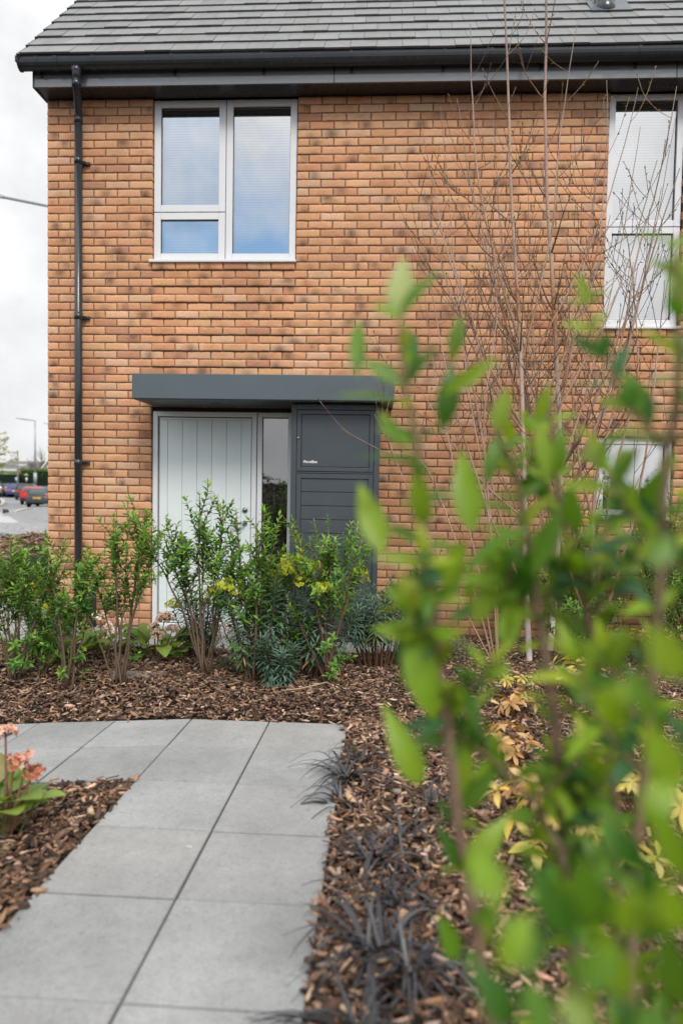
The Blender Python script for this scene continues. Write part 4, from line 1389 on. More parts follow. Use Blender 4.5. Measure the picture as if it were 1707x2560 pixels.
# ------------------------------------------------------------------ bare young birches
def birch(name, base, leaders, label, group, white=.35):
    """leaders: list of lists of points (world) from the base up; twigs sweep upward from them"""
    base = Vector(base)
    root = empty(name, base, label, 'tree', group)
    tr = MB(); br = MB(); bud = Leaves()
    PINKB = (.40, .29, .23); ORB = (.34, .17, .085); DK = (.105, .072, .058); GY = (.26, .20, .17)
    def twig(p0, d0, L, r, depth, col):
        n = max(4, int(L / .06))
        n = min(n, 12)
        pts = [Vector(p0)]; d_ = Vector(d0).normalized()
        for k in range(n):
            d_ = (d_ + Vector((0, 0, .10 + .05 * depth)) + rdir() * .10).normalized()
            pts.append(pts[-1] + d_ * (L / n))
        cols = [jit(mix(col, DK if rnd.random() < .6 else GY, k / n), .15) for k in range(n + 1)]
        br.tube(pts, [max(.0022, r * 1.5 * (1 - .72 * k / n)) for k in range(n + 1)], 5 if r > .003 else 4, False, cols)
        for k in range(2, n + 1):
            if rnd.random() < .55 or k == n:
                dv = (d_ + rdir() * .8).normalized() if k < n else d_
                s = rnd.uniform(.016, .028) * (1.25 if k == n else 1)
                c = jit(mix((.20, .13, .07), (.22, .28, .06), rnd.random() if rnd.random() < .4 else .05), .2)
                bud.add(pts[k], dv, s, s * .75, c, rdir(), T_OVAL)
                bud.add(pts[k], dv, s * .95, s * .7, c, dv.orthogonal(), T_OVAL)
        if depth < 1 and L > .2:
            for q in range(int(L / .24)):
                k = rnd.randrange(max(1, n // 4), n)
                dd = (d_ * .9 + rdir(-.1, .6) * .75).normalized()
                twig(pts[k], dd, L * rnd.uniform(.25, .5), max(.0018, r * (1 - .7 * k / n) * .7), depth + 1, DK)
    for (pts, r0, tint, side_n, t_lo) in leaders:
        P = [Vector(p) for p in pts]
        n = 16; out = []
        for k in range(n + 1):
            q = k / n * (len(P) - 1); i = min(len(P) - 2, int(q)); f_ = q - i
            a = P[max(0, i - 1)]; b_ = P[i]; c = P[i + 1]; e = P[min(len(P) - 1, i + 2)]
            v = .5 * ((2 * b_) + (c - a) * f_ + (2 * a - 5 * b_ + 4 * c - e) * f_ ** 2 + (3 * b_ - a - 3 * c + e) * f_ ** 3)
            out.append(v + Vector((rnd.uniform(-1, 1), rnd.uniform(-1, 1), 0)) * .006)
        cols = [jit(mix((.60, .53, .47) if tint else (.30, .17, .10), ORB if (k % 5) in (3,) else PINKB, min(1, k / 8)) if k < 13 else jit(GY, .1), .1) for k in range(n + 1)]
        tr.tube(out, [r0 * 1.4 * (1 - .80 * k / n) for k in range(n + 1)], 8, False, cols)
        for q in range(side_n):
            t = t_lo + (1 - t_lo) * (q + rnd.random()) / side_n * .95
            k = min(n - 1, int(t * n))
            a = rnd.uniform(0, 6.28)
            dd = Vector((math.cos(a), math.sin(a) * .6, rnd.uniform(.35, .9)))
            rr = r0 * (1 - .86 * t) * rnd.uniform(.4, .6)
            twig(out[k], dd, (1.15 - .65 * t) * rnd.uniform(.5, 1.0), rr, 0 if t < .85 else 1, mix(ORB, DK, rnd.random()))
    tr.build('trunk', M['bark'], root, True, col=True)
    br.build('branch', M['bark'], root, True, col=True)
    tag(bud.build('bud_growth', M['leaf'], root), kind='stuff')
def whips(x, yb, n, zlo, zhi, spread, ztop):
    out = []
    for k in range(n):
        z0 = rnd.uniform(zlo, zhi); s = rnd.choice((-1, 1)) * rnd.uniform(.3, 1.0) * spread; z1 = rnd.uniform(max(z0 + .8, ztop - 1.6), ztop)
        dy = rnd.uniform(-.25, .12)
        out.append(([(x, yb, z0), (x + s * .38, yb + dy * .4, z0 + (z1 - z0) * .25), (x + s * .75, yb + dy * .8, z0 + (z1 - z0) * .6), (x + s, yb + dy, z1)], rnd.uniform(.006, .009), False, 4, .2))
    return out
def W(px, py, y): return tuple(atY(px, py, y))
yb = -.72
birch('birch_tree', Vector((atY(1385, 1600, yb).x, yb, .02)), [
    ([W(1374, 1625, yb), W(1384, 1500, yb), W(1398, 1250, yb), W(1398, 1080, yb), W(1385, 780, yb), W(1368, 500, yb), W(1362, 250, yb), W(1365, 0, yb), W(1366, -60, yb)], .020, True, 17, .25),
    ([W(1404, 1190, yb), W(1440, 1150, yb - .05), W(1500, 1040, yb - .08), W(1560, 820, yb - .1), W(1590, 640, yb - .1), W(1640, 470, yb - .1), W(1690, 215, yb - .1)], .010, False, 8, .3),
    ([W(1399, 1170, yb), W(1340, 1090, yb), W(1290, 900, yb - .05), W(1220, 640, yb - .08), W(1180, 480, yb - .08), W(1130, 390, yb - .08)], .008, False, 7, .3),
    ([W(1396, 1000, yb), W(1430, 860, yb), W(1490, 640, yb), W(1510, 470, yb), W(1517, 200, yb)], .008, False, 6, .25),
] + whips(5.07 - .42, yb, 12, .5, 2.2, .95, 4.5), 'bare young birch with a pale trunk standing nearest the tall window', 'bare young birches in front of the wall')
yb = -.95
birch('birch_tree', Vector((atY(1318, 1640, yb).x, yb, .02)), [
    ([W(1322, 1650, yb), W(1312, 1400, yb), W(1312, 1200, yb), W(1305, 1000, yb), W(1296, 760, yb), W(1280, 560, yb), W(1270, 300, yb), W(1262, 0, yb), W(1258, -80, yb)], .017, True, 17, .25),
    ([W(1310, 1180, yb), W(1240, 1020, yb), W(1180, 800, yb - .05), W(1130, 640, yb - .05), W(1110, 560, yb - .05)], .007, False, 6, .3),
    ([W(1304, 900, yb), W(1340, 760, yb), W(1380, 560, yb), W(1400, 330, yb), W(1440, 60, yb)], .008, False, 7, .3),
    ([W(1300, 860, yb), W(1250, 700, yb), W(1200, 480, yb), W(1180, 250, yb), W(1175, 60, yb)], .008, False, 6, .3),
    ([W(1315, 1300, yb), W(1200, 1200, yb), W(1100, 1060, yb - .05), W(1000, 870, yb - .08)], .006, False, 5, .3),
] + whips(4.30, yb, 11, .5, 2.4, .9, 4.5), 'bare young birch with a slim straight trunk, the left one of the pair', 'bare young birches in front of the wall')
yb = -.80
birch('birch_tree', Vector((atY(1478, 1560, yb).x, yb, .02)), [
    ([W(1490, 1640, yb), W(1480, 1400, yb), W(1488, 1200, yb), W(1540, 1000, yb), W(1590, 780, yb), W(1640, 600, yb), W(1700, 420, yb)], .013, False, 12, .2),
    ([W(1484, 1300, yb), W(1450, 1180, yb), W(1430, 1000, yb), W(1420, 820, yb), W(1410, 650, yb)], .009, False, 8, .2),
    ([W(1490, 1600, yb), W(1560, 1380, yb), W(1610, 1150, yb - .1), W(1640, 900, yb - .1), W(1660, 700, yb - .1)], .010, False, 9, .2),
    ([W(1490, 1600, yb), W(1420, 1420, yb), W(1370, 1200, yb - .05), W(1330, 1000, yb - .05), W(1300, 820, yb)], .009, False, 7, .2),
    ([W(1484, 1560, yb), W(1520, 1250, yb + .1), W(1590, 950, yb + .1), W(1580, 700, yb + .1), W(1560, 560, yb)], .009, False, 8, .25),
], 'multi stemmed bare birch with orange brown bark low in front of the small window', 'bare young birches in front of the wall')
yb = -1.3
birch('whippy_shrub', Vector((atY(1235, 1660, yb).x, yb, .03)), [
    ([W(1240, 1690, yb), W(1190, 1500, yb), W(1120, 1300, yb), W(1050, 1150, yb), W(960, 1130, yb), W(850, 1070, yb - .1)], .006, False, 3, .3),
    ([W(1240, 1690, yb), W(1200, 1450, yb), W(1140, 1200, yb), W(1090, 950, yb), W(1060, 720, yb)], .006, False, 5, .25),
    ([W(1242, 1690, yb), W(1240, 1450, yb), W(1200, 1150, yb), W(1160, 900, yb), W(1150, 650, yb)], .006, False, 5, .25),
    ([W(1245, 1690, yb), W(1110, 1420, yb), W(1020, 1220, yb), W(960, 1080, yb), W(935, 1035, yb)], .005, False, 4, .3),
    ([W(1245, 1690, yb), W(1230, 1380, yb), W(1210, 1050, yb), W(1240, 800, yb), W(1230, 600, yb)], .006, False, 5, .25),
], 'low fan of thin bare arching shoots in front of the brick, left of the birches', None)
# ------------------------------------------------------------------ big-leaved laurel close to the camera
lb = Vector((3.46, -5.62, 0)); lb.z = bedz(lb.x, lb.y)
laurel = empty('laurel_shrub', lb, 'tall leafy laurel close to the camera on the right, out of focus', 'shrub')
st = MB(); lv = Leaves()
LP = [(.30, .36, .028), (.19, .29, .02), (.105, .21, .02), (.05, .135, .018), (.05, .14, .055), (.34, .40, .18)]
def big_leaf(p0, p1, wid, c, up=None, k=None):
    d_ = Vector(p1) - Vector(p0); L = d_.length
    toc = (CAM - Vector(p0)).normalized()
    if up is None: up = (toc * rnd.uniform(.2, 1) + Vector((rnd.uniform(-.6, .6), 0, rnd.uniform(.1, 1))))
    lv.add(p0, d_, L * 1.03, wid / .5, jit(LP[c], .14, .06), up, T_OVATE if rnd.random() < .5 else T_OVAL, k)
def pxleaf(a, b, wid, c, D, face=True, k=None):
    """one leaf from base pixel a to tip pixel b at distance D"""
    D = .18 + D * .80 if D > .7 else D * .80
    wid *= .80
    if D < .6: b = (a[0] + (b[0] - a[0]) * .84, a[1] + (b[1] - a[1]) * .84)
    p0 = atD(a[0], a[1], D); p1 = atD(b[0], b[1], D + rnd.uniform(-.03, .03))
    w_ = wid * D / FPX
    big_leaf(p0, p1, w_, c, (CAM - p0).normalized() + rdir() * .25 if face else Vector((rnd.uniform(-.3, .3), -.25, 1)), k)
# upper leaves, each seen alone against the wall
for a, b, wd, c, D, fc in [
    ((1000, 790), (1004, 640), 92, 5, .80, True), ((893, 945), (893, 788), 66, 2, .84, True), ((1030, 925), (1024, 815), 56, 3, .88, True),
    ((1130, 905), (1150, 785), 60, 2, .86, True), ((1100, 985), (1245, 905), 58, 1, .80, True), ((1105, 1075), (1135, 925), 86, 3, .84, True),
    ((1010, 1010), (850, 958), 52, 2, .80, False), ((1085, 1200), (960, 1080), 70, 3, .78, False), ((1000, 1120), (950, 1010), 56, 1, .82, True),
    ((955, 1385), (900, 1200), 92, 1, .80, True), ((1240, 1080), (1268, 968), 62, 1, .92, True), ((1340, 1060), (1372, 965), 50, 1, .98, True),
    ((1215, 1160), (1320, 1080), 66, 2, .94, False), ((1180, 1330), (1150, 1120), 92, 1, .86, True), ((1215, 1210), (1245, 1090), 58, 2, .92, True),
    ((1370, 1210), (1350, 1060), 66, 1, .95, True), ((1290, 1160), (1210, 1110), 40, 3, .96, False), ((1390, 1180), (1410, 1080), 50, 2, 1.0, True),
    ((1335, 1320), (1110, 1420), 60, 2, .84, False), ((1160, 1350), (1110, 1470), 66, 1, .84, True), ((1290, 1290), (1160, 1210), 60, 2, .88, False),
    ((1330, 1440), (1400, 1270), 84, 2, .86, True), ((1340, 1450), (1230, 1340), 66, 3, .88, False), ((1440, 1330), (1420, 1200), 60, 2, .96, True),
    ((1560, 1105), (1730, 1085), 72, 5, .74, False), ((1520, 1190), (1600, 1100), 60, 1, .82, True), ((1620, 960), (1740, 935), 66, 5, .74, False),
    ((1620, 1060), (1560, 925), 84, 2, .80, True), ((1610, 1020), (1700, 1010), 60, 3, .80, False), ((1700, 800), (1690, 600), 70, 1, .72, True),
    ((1560, 1290), (1540, 1150), 74, 2, .84, True), ((1600, 1280), (1680, 1150), 74, 2, .82, True), ((1480, 1240), (1580, 1330), 66, 3, .9, False),
    ((1700, 1400), (1600, 1260), 80, 4, .80, True), ((1450, 1400), (1620, 1330), 66, 4, .86, False), ((1690, 920), (1720, 780), 60, 2, .75, True),
    ((1640, 1480), (1480, 1390), 70, 2, .84, False), ((1440, 1500), (1320, 1470), 40, 4, .98, False),
    ((1085, 1800), (1015, 1550), 130, 1, .80, True), ((1040, 1700), (1010, 1560), 100, 4, .84, True), ((1060, 1680), (1100, 1560), 70, 1, .86, True),
    ((1110, 1500), (1150, 1420), 50, 1, 1.05, True), ((1170, 1500), (1180, 1425), 44, 1, 1.05, True), ((1120, 1560), (1250, 1490), 60, 2, .95, False),
    ((1075, 1760), (1000, 1700), 50, 2, .86, False), ((1090, 1800), (1000, 1830), 56, 4, .86, False), ((1050, 1960), (980, 1800), 92, 1, .80, True),
    ((1060, 1800), (1180, 1740), 60, 2, .88, True), ((1190, 1560), (1230, 1440), 66, 1, .92, True), ((1260, 1620), (1290, 1480), 74, 1, .90, True),
    ((1150, 1990), (1170, 1850), 74, 1, .84, True), ((1150, 2020), (1240, 1930), 70, 2, .86, True), ((1160, 2180), (1250, 2060), 96, 1, .82, True),
    ((1160, 2180), (1110, 2100), 60, 3, .84, True), ((1140, 2400), (1100, 2290), 70, 2, .82, True), ((1270, 1960), (1220, 1840), 60, 3, .90, True),
    ((1250, 2260), (1170, 2090), 120, 1, .62, True), ((1340, 2430), (1240, 2260), 130, 2, .60, True), ((1430, 2340), (1330, 2190), 110, 3, .60, True),
    ((1500, 2310), (1440, 2120), 130, 2, .60, True), ((1570, 2500), (1490, 2310), 140, 1, .56, True), ((1650, 2360), (1600, 2150), 130, 3, .58, True),
    ((1700, 2520), (1660, 2300), 140, 2, .56, True), ((1390, 2590), (1290, 2430), 130, 2, .56, True), ((1480, 2620), (1410, 2440), 130, 1, .55, True),
    ((1610, 2640), (1540, 2470), 130, 3, .55, True), ((1710, 2200), (1640, 2010), 120, 1, .60, True), ((1560, 2160), (1500, 1980), 110, 2, .62, True),
    ((1690, 1960), (1600, 1780), 120, 1, .62, True), ((1560, 1830), (1480, 1700), 100, 1, .66, True), ((1700, 1700), (1620, 1540), 120, 1, .62, True),
    ((1420, 2260), (1520, 2150), 100, 2, .62, True), ((1620, 2060), (1700, 1900), 110, 1, .60, True),
    ((1500, 1780), (1600, 1690), 96, 1, .66, True), ((1640, 1800), (1560, 1660), 100, 2, .62, True), ((1250, 2420), (1330, 2290), 110, 1, .60, True),
    ((1550, 2330), (1640, 2220), 120, 1, .58, True), ((1440, 2460), (1540, 2370), 120, 2, .56, True), ((1360, 2400), (1290, 2270), 110, 3, .60, True),
    ((1600, 2180), (1530, 2060), 110, 3, .60, True), ((1700, 2330), (1650, 2180), 120, 1, .56, True), ((1620, 1420), (1700, 1320), 96, 2, .66, True),
    ((1280, 2560), (1200, 2420), 110, 3, .60, True), ((1660, 2640), (1600, 2480), 150, 2, .52, True),
]:
    pxleaf(a, b, wd, c, D, fc)
def lstem(pts, r, D0, D1):
    r *= .85
    n = len(pts)
    P = [atD(px, py, D0 + (D1 - D0) * k / (n - 1)) for k, (px, py) in enumerate(pts)]
    out = []
    for k in range(len(P) - 1):
        for j in range(3): out.append(P[k] + (P[k + 1] - P[k]) * (j / 3) + rdir() * .0015)
    out.append(P[-1])
    last = out[-1]
    out.append(Vector((last.x + (last.x - lb.x) * -.3, last.y + (lb.y - last.y) * .3, (last.z + lb.z) / 2)))
    out.append(Vector((lb.x + (last.x - lb.x) * .35, lb.y + (last.y - lb.y) * .3, bedz(lb.x, lb.y) - .03)))
    m = len(out)
    st.tube(out, [r * (.45 + .75 * k / m) for k in range(m)], 8, True, [jit(mix((.17, .15, .055), (.20, .125, .09), min(1, k / m * 2.2)), .08) for k in range(m)])
    return out
sA = lstem([(1000, 790), (1010, 960), (1045, 1130), (1062, 1320), (1080, 1500), (1100, 1680), (1125, 1880), (1150, 2080), (1190, 2320), (1235, 2600)], .0085, .80, .86)
sB = lstem([(1240, 1080), (1290, 1200), (1315, 1330), (1335, 1480), (1360, 1620), (1385, 1800), (1400, 1980), (1420, 2200), (1440, 2600)], .0090, .94, .92)
sC = lstem([(1690, 620), (1700, 900), (1670, 1120), (1650, 1350), (1640, 1600), (1620, 1850), (1590, 2100), (1570, 2600)], .0085, .74, .86)
sD = lstem([(1370, 970), (1385, 1180), (1430, 1400), (1480, 1600), (1520, 1800), (1540, 2050), (1550, 2600)], .0075, 1.0, .98)
sE = lstem([(1150, 1850), (1230, 1900), (1330, 2000), (1400, 2120), (1440, 2300), (1450, 2600)], .006, .86, .9)
# leafy side shoots growing from the stems in the lower half
def shoot(p0, d0, L, sz, tone):
    n = 6
    pts = [Vector(p0)]; d_ = Vector(d0).normalized()
    for k in range(n):
        d_ = (d_ + Vector((0, 0, .16)) + rdir() * .08).normalized(); pts.append(pts[-1] + d_ * (L / n))
    st.tube(pts, [.0035 - .0004 * k for k in range(n + 1)], 5, False, [jit((.19, .14, .07), .15)] * (n + 1))
    an = rnd.uniform(0, 6.28)
    for k in range(1, n + 1):
        dd = (pts[k] - pts[k - 1]).normalized(); s1 = dd.orthogonal().normalized(); s2 = dd.cross(s1)
        for h in (0, 1):
            a = an + h * PI + rnd.uniform(-.3, .3); o_ = s1 * math.cos(a) + s2 * math.sin(a)
            ln = sz * rnd.uniform(.7, 1.2) * (1 if k < n else .8)
            c = (rnd.choice((0, 1, 1, 2)) if k >= n - 1 else rnd.choice((1, 2, 2, 3, 3, 4, 4)))
            if tone > .5 and rnd.random() < .3: c = 1
            p = pts[k]
            big_leaf(p, p + (o_ + dd * rnd.uniform(.3, 1.3)) * ln * .75, ln * rnd.uniform(.36, .5), c, dd + (CAM - p).normalized() * .5 + rdir() * .4)
        an += PI / 2
    big_leaf(pts[-1], pts[-1] + d_ * sz * .8, sz * .3, rnd.choice((0, 1)))
def along(S, zlo, zhi):
    q = [p for p in S if zlo < p.z < zhi]
    return rnd.choice(q) if q else S[len(S) // 2]
def pairs(S, zlo, zhi, step, sz, dn=.85):
    s = 0; an = rnd.uniform(0, 6.28)
    for a, b_ in zip(S[:-1], S[1:]):
        L = (b_ - a).length; dd = (b_ - a).normalized() * (1 if b_.z > a.z else -1)
        while s < L:
            p = a + (b_ - a) * (s / L)
            if zlo < p.z < zhi:
                s1 = dd.orthogonal().normalized(); s2 = dd.cross(s1)
                for h in (0, 1):
                    if rnd.random() > dn: continue
                    q = an + h * PI + rnd.uniform(-.4, .4); o_ = s1 * math.cos(q) + s2 * math.sin(q)
                    ln = sz * rnd.uniform(.6, 1.2)
                    big_leaf(p, p + (o_ + dd * rnd.uniform(.1, 1.2)) * ln * .75, ln * rnd.uniform(.32, .46), rnd.choice((0, 1, 1, 1, 2, 2, 2, 3)), dd + (CAM - p).normalized() * .6 + rdir() * .4)
                an += PI / 2
            s += step * rnd.uniform(.7, 1.3)
        s -= L
pairs(sA, 1.15, 1.72, .035, .055)
pairs(sE, .70, 1.15, .045, .055)
pairs(sA, .80, 1.15, .06, .055, .6)
pairs(sB, .95, 1.45, .036, .055)
pairs(sC, 1.0, 1.75, .042, .058)
pairs(sD, .95, 1.55, .040, .052)
for S, n_, zl, zh, Ls in ((sC, 9, .80, 1.5, .17), (sD, 10, .75, 1.42, .17), (sB, 8, .80, 1.28, .13), (sE, 6, .62, 1.1, .12), (sA, 4, 1.05, 1.45, .09)):
    for k in range(n_):
        p = along(S, zl, zh); shoot(p, rdir(-.3, .4) + Vector((0, -.05, .5)), Ls * rnd.uniform(.6, 1.2), rnd.uniform(.045, .062), .8)
for k in range(24):   # shoots spreading over the lower right
    p = Vector((3.44 + .32 * rnd.random(), rnd.uniform(-5.80, -5.45), 0))
    p.z = .62 + .24 * rnd.random() * smooth(3.40, 3.7, p.x)
    q2 = p + Vector((rnd.uniform(-.04, .06), .06, -.26)); st.tube(wobble(q2, p, 3, .02), .003, 5, False, [jit((.18, .15, .07), .1)] * 4)
    if k % 3 == 0:
        q = Vector((lb.x + (p.x - lb.x) * .4, lb.y + (p.y - lb.y) * .4, lb.z - .02))
        st.tube(wobble(q, q2, 5, .02), [.006, .0055, .005, .0045, .004, .0035], 6, False, [jit((.20, .125, .09), .1)] * 6)
    shoot(p, rdir(-.2, .4) + Vector((0, -.05, .6)), rnd.uniform(.09, .15), rnd.uniform(.05, .07), .8)
st.build('stem', M['bark'], laurel, True, col=True)
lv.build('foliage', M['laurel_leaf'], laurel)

# ------------------------------------------------------------------ beyond the house corner
def bank_shrub(base, R, H, n, label, cols, flowers=None, ls=.03):
    base = Vector(base); root = empty('low_shrub', base, label, 'shrub', 'low shrubs on the bark bank')
    lv = Leaves(); st = MB()
    blobs = [(rdir(.0, .8) * .55, rnd.uniform(.4, .6)) for _ in range(7)]
    for k in range(n):
        c, r = rnd.choice(blobs); dv = rdir()
        p = base + Vector(((c.x + dv.x * r) * R, (c.y + dv.y * r) * R, max(.01, (c.z * .8 + .35 + dv.z * r * .6) * H)))
        t = (p.z - base.z) / H
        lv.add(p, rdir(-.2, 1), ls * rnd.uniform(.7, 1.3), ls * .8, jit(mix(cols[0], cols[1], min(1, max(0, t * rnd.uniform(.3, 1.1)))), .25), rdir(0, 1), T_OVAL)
    for k in range(12):
        dv = rdir(.2, 1); st.tube([base, base + Vector((dv.x * R * .7, dv.y * R * .7, dv.z * H * .7))], .004, 4, False, [BARK_BR] * 2)
    st.build('stem', M['bark'], root, col=True); lv.build('foliage', M['leaf'], root)
    return root
def gpt(px, py):
    dd = ray(px, py); t = -CAM.z / dd.z; p = CAM + dd * t; return Vector((p.x, p.y, 0))
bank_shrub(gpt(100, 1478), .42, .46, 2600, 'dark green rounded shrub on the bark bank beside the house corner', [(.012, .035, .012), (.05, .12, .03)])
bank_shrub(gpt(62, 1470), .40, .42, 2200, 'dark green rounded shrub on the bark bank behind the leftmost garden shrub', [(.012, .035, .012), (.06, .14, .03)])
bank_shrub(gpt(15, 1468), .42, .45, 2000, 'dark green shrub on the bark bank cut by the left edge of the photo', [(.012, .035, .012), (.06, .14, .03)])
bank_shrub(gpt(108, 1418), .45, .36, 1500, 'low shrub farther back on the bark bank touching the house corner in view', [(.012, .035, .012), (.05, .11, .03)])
bank_shrub(gpt(85, 1525), .16, .16, 500, 'small lime green plant on the bark in front of the dark rounded shrubs', [(.08, .14, .03), (.34, .38, .08)], None, .022)

# cars --------------------------------------------------------------
def car(name, label, col, loc, rz, L=4.0, Wd=1.68, H=1.44, tail='tall', plate='MA05 LTH', detail=True, group='cars in the car park'):
    """built nose towards +Y at the origin, then put in place"""
    root = empty(name, (0, 0, 0), label, 'car', group)
    pm = carpaint('car_paint', col)
    hw = Wd / 2
    def loft(secs, mb):
        base = len(mb.v); n = len(secs[0])
        for s in secs:
            mb.v += s; mb.c += [mb.col] * n
        for k in range(len(secs) - 1):
            for j in range(n - 1):
                a = base + k * n + j; mb.f.append([a, a + 1, a + n + 1, a + n])
        mb.f.append([base + j for j in range(n)]); e = base + (len(secs) - 1) * n; mb.f.append([e + j for j in range(n)])
    def sec(y, w_, zb, zs, zt):
        """half-profile swept left to right: sill, flank, shoulder, top"""
        pr = [(w_ * .90, zb), (w_, zb + .12), (w_ * 1.0, (zb + zs) / 2), (w_ * .985, zs), (w_ * .93, zs + (zt - zs) * .7), (w_ * .78, zt), (w_ * .3, zt + .012)]
        return [(-x, y, z) for x, z in pr] + [(x, y, z) for x, z in pr[::-1]]
    mb = MB(); y0 = -L / 2
    zb = .20
    loft([sec(y0 + .0, hw * .86, .34, .60, .72), sec(y0 + .06, hw * .95, .28, .70, .86), sec(y0 + .25, hw, zb, .80, .96), sec(y0 + L * .35, hw, zb, .84, .95), sec(y0 + L * .62, hw, zb, .82, .94),
          sec(y0 + L * .75, hw * .99, zb, .76, .92), sec(y0 + L * .92, hw * .95, .24, .66, .78), sec(y0 + L * .985, hw * .86, .28, .56, .66), sec(y0 + L, hw * .72, .34, .48, .56)], mb)
    body = mb.build('body', pm, root, True)
    mb = MB()
    ys = [(y0 + .10, .93, .90), (y0 + .22, 1.16, .84), (y0 + .42, H - .05, .76), (y0 + .75, H, .74), (y0 + L * .42, H, .74), (y0 + L * .52, H - .04, .75), (y0 + L * .60, 1.16, .83), (y0 + L * .68, .93, .92)]
    if tail == 'estate': ys[1] = (y0 + .16, 1.2, .84); ys[2] = (y0 + .26, H - .03, .78)
    def gsec(y, zt, k):
        pr = [(hw * .95, .90), (hw * (.5 * k + .45), .90 + (zt - .9) * .5), (hw * k, max(.905, zt - .05)), (hw * k * .86, zt)]
        return [(-x, y, z) for x, z in pr] + [(x, y, z) for x, z in pr[::-1]]
    loft([gsec(*q) for q in ys], mb)
    gh = mb.build('cabin', pm, root, True)
    # windows laid 5 mm proud of the cabin
    mb = MB()
    e = .006
    q0, q1, q2 = ys[0], ys[1], ys[2]
    def rear(k, t):   # along the tail slope
        a, b_ = (q0, q1) if t < .5 else (q1, q2); u = t * 2 if t < .5 else t * 2 - 1
        y = a[0] + (b_[0] - a[0]) * u; z = a[1] + (b_[1] - a[1]) * u; w_ = a[2] + (b_[2] - a[2]) * u
        return (k * hw * w_ * .86, y - .012, z + .004)
    for t0, t1 in ((.18, .5), (.5, .88)):
        mb.poly([rear(-.92, t0), rear(.92, t0), rear(.92, t1), rear(-.92, t1)])
    ws0, ws1 = ys[5], ys[7]
    mb.poly([(-hw * .70, ws1[0] - .02 + .012, .97), (hw * .70, ws1[0] - .02 + .012, .97), (hw * .60, ws0[0] + .05 + .012, H - .08), (-hw * .60, ws0[0] + .05 + .012, H - .08)])
    for s in (-1, 1):
        for ya, yb_ in ((y0 + .55, y0 + L * .33), (y0 + L * .345, y0 + L * .56)):
            yl = yb_ - .0
            sh = .22 if yb_ > 0 else 0
            lo_, hi_ = .965, H - .10
            def sidept(y, z):
                u = (z - .9) / (H - .9)
                k = .95 - .20 * u
                return (s * (hw * k + .014), y, z)
            mb.poly([sidept(ya - .05, lo_), sidept(yl + (.12 if sh else 0), lo_), sidept(yl - sh, hi_), sidept(ya + .1, hi_)])
    mb.build('window', M['car_glass'], root)
    for s in (-1, 1):
        for yy in (y0 + .72, y0 + L - .80):
            mb = MB(); mb.lathe([(.20, -.095), (.30, -.09), (.315, -.05), (.315, .05), (.30, .09), (.20, .095)], (s * (hw - .09), yy, .315), 20, 'x')
            wh = mb.build('wheel', M['tyre'], root)
            mb = MB(); mb.lathe([(.205, -.004), (.20, .002), (.06, .010), (.0, .012)] if s > 0 else [(.205, .004), (.20, -.002), (.06, -.010), (.0, -.012)], (s * (hw - .09 + .096), yy, .315), 16, 'x')
            mb.build('rim', M['alloy'], wh)
    for s in (-1, 1):
        mb = MB()
        if tail == 'tall':
            mb.hexa([(s * hw * .66, y0 - .004, .66), (s * hw * .93, y0 + .05, .66), (s * hw * .9, y0 + .14, .66), (s * hw * .66, y0 + .1, .66), (s * hw * .82, y0 + .07, 1.02), (s * hw * .95, y0 + .12, 1.0), (s * hw * .93, y0 + .24, 1.0), (s * hw * .8, y0 + .2, 1.02)])
        else:
            mb.hexa([(s * hw * .45, y0 + .004, .82), (s * hw * .97, y0 + .07, .82), (s * hw * .97, y0 + .35, .86), (s * hw * .45, y0 + .12, .82), (s * hw * .45, y0 + .05, .94), (s * hw * .96, y0 + .1, .95), (s * hw * .96, y0 + .35, .93), (s * hw * .45, y0 + .14, .94)])
        mb.build('tail_light', M['red_lens'], root)
        mb = MB(); mb.hexa([(s * hw * .55, y0 + L - .10, .56), (s * hw * .82, y0 + L - .20, .58), (s * hw * .82, y0 + L - .32, .60), (s * hw * .55, y0 + L - .25, .60), (s * hw * .55, y0 + L - .14, .67), (s * hw * .84, y0 + L - .24, .72), (s * hw * .84, y0 + L - .42, .74), (s * hw * .55, y0 + L - .3, .70)])
        mb.build('headlight', M['steel'], root)
        mb = MB(); ym = y0 + L * .60
        mb.hexa([(s * (hw + .02), ym - .05, .95), (s * (hw + .22), ym - .07, .96), (s * (hw + .20), ym + .05, .97), (s * (hw + .0), ym + .06, .96), (s * (hw + .03), ym - .06, 1.10), (s * (hw + .20), ym - .08, 1.09), (s * (hw + .18), ym + .04, 1.07), (s * (hw + .02), ym + .05, 1.08)])
        mb.box(min(s * (hw - .06), s * (hw + .05)), max(s * (hw - .06), s * (hw + .05)), ym - .02, ym + .02, .93, .965)
        mb.build('wing_mirror', M['black'], root, False, .015)
    mb = MB()
    mb.hexa([(-hw * .88, y0 - .03, .36), (hw * .88, y0 - .03, .36), (hw * .96, y0 + .30, .34), (-hw * .96, y0 + .30, .34), (-hw * .90, y0 - .04, .58), (hw * .90, y0 - .04, .58), (hw * 1.01, y0 + .30, .60), (-hw * 1.01, y0 + .30, .60)])
    mb.build('bumper', pm if detail else M['black'], root, False, .03)
    mb = MB(); mb.box(-.26, .26, y0 - .022, y0 + .01, .66, .775)
    pl_ = mb.build('number_plate', M['plate'], root)
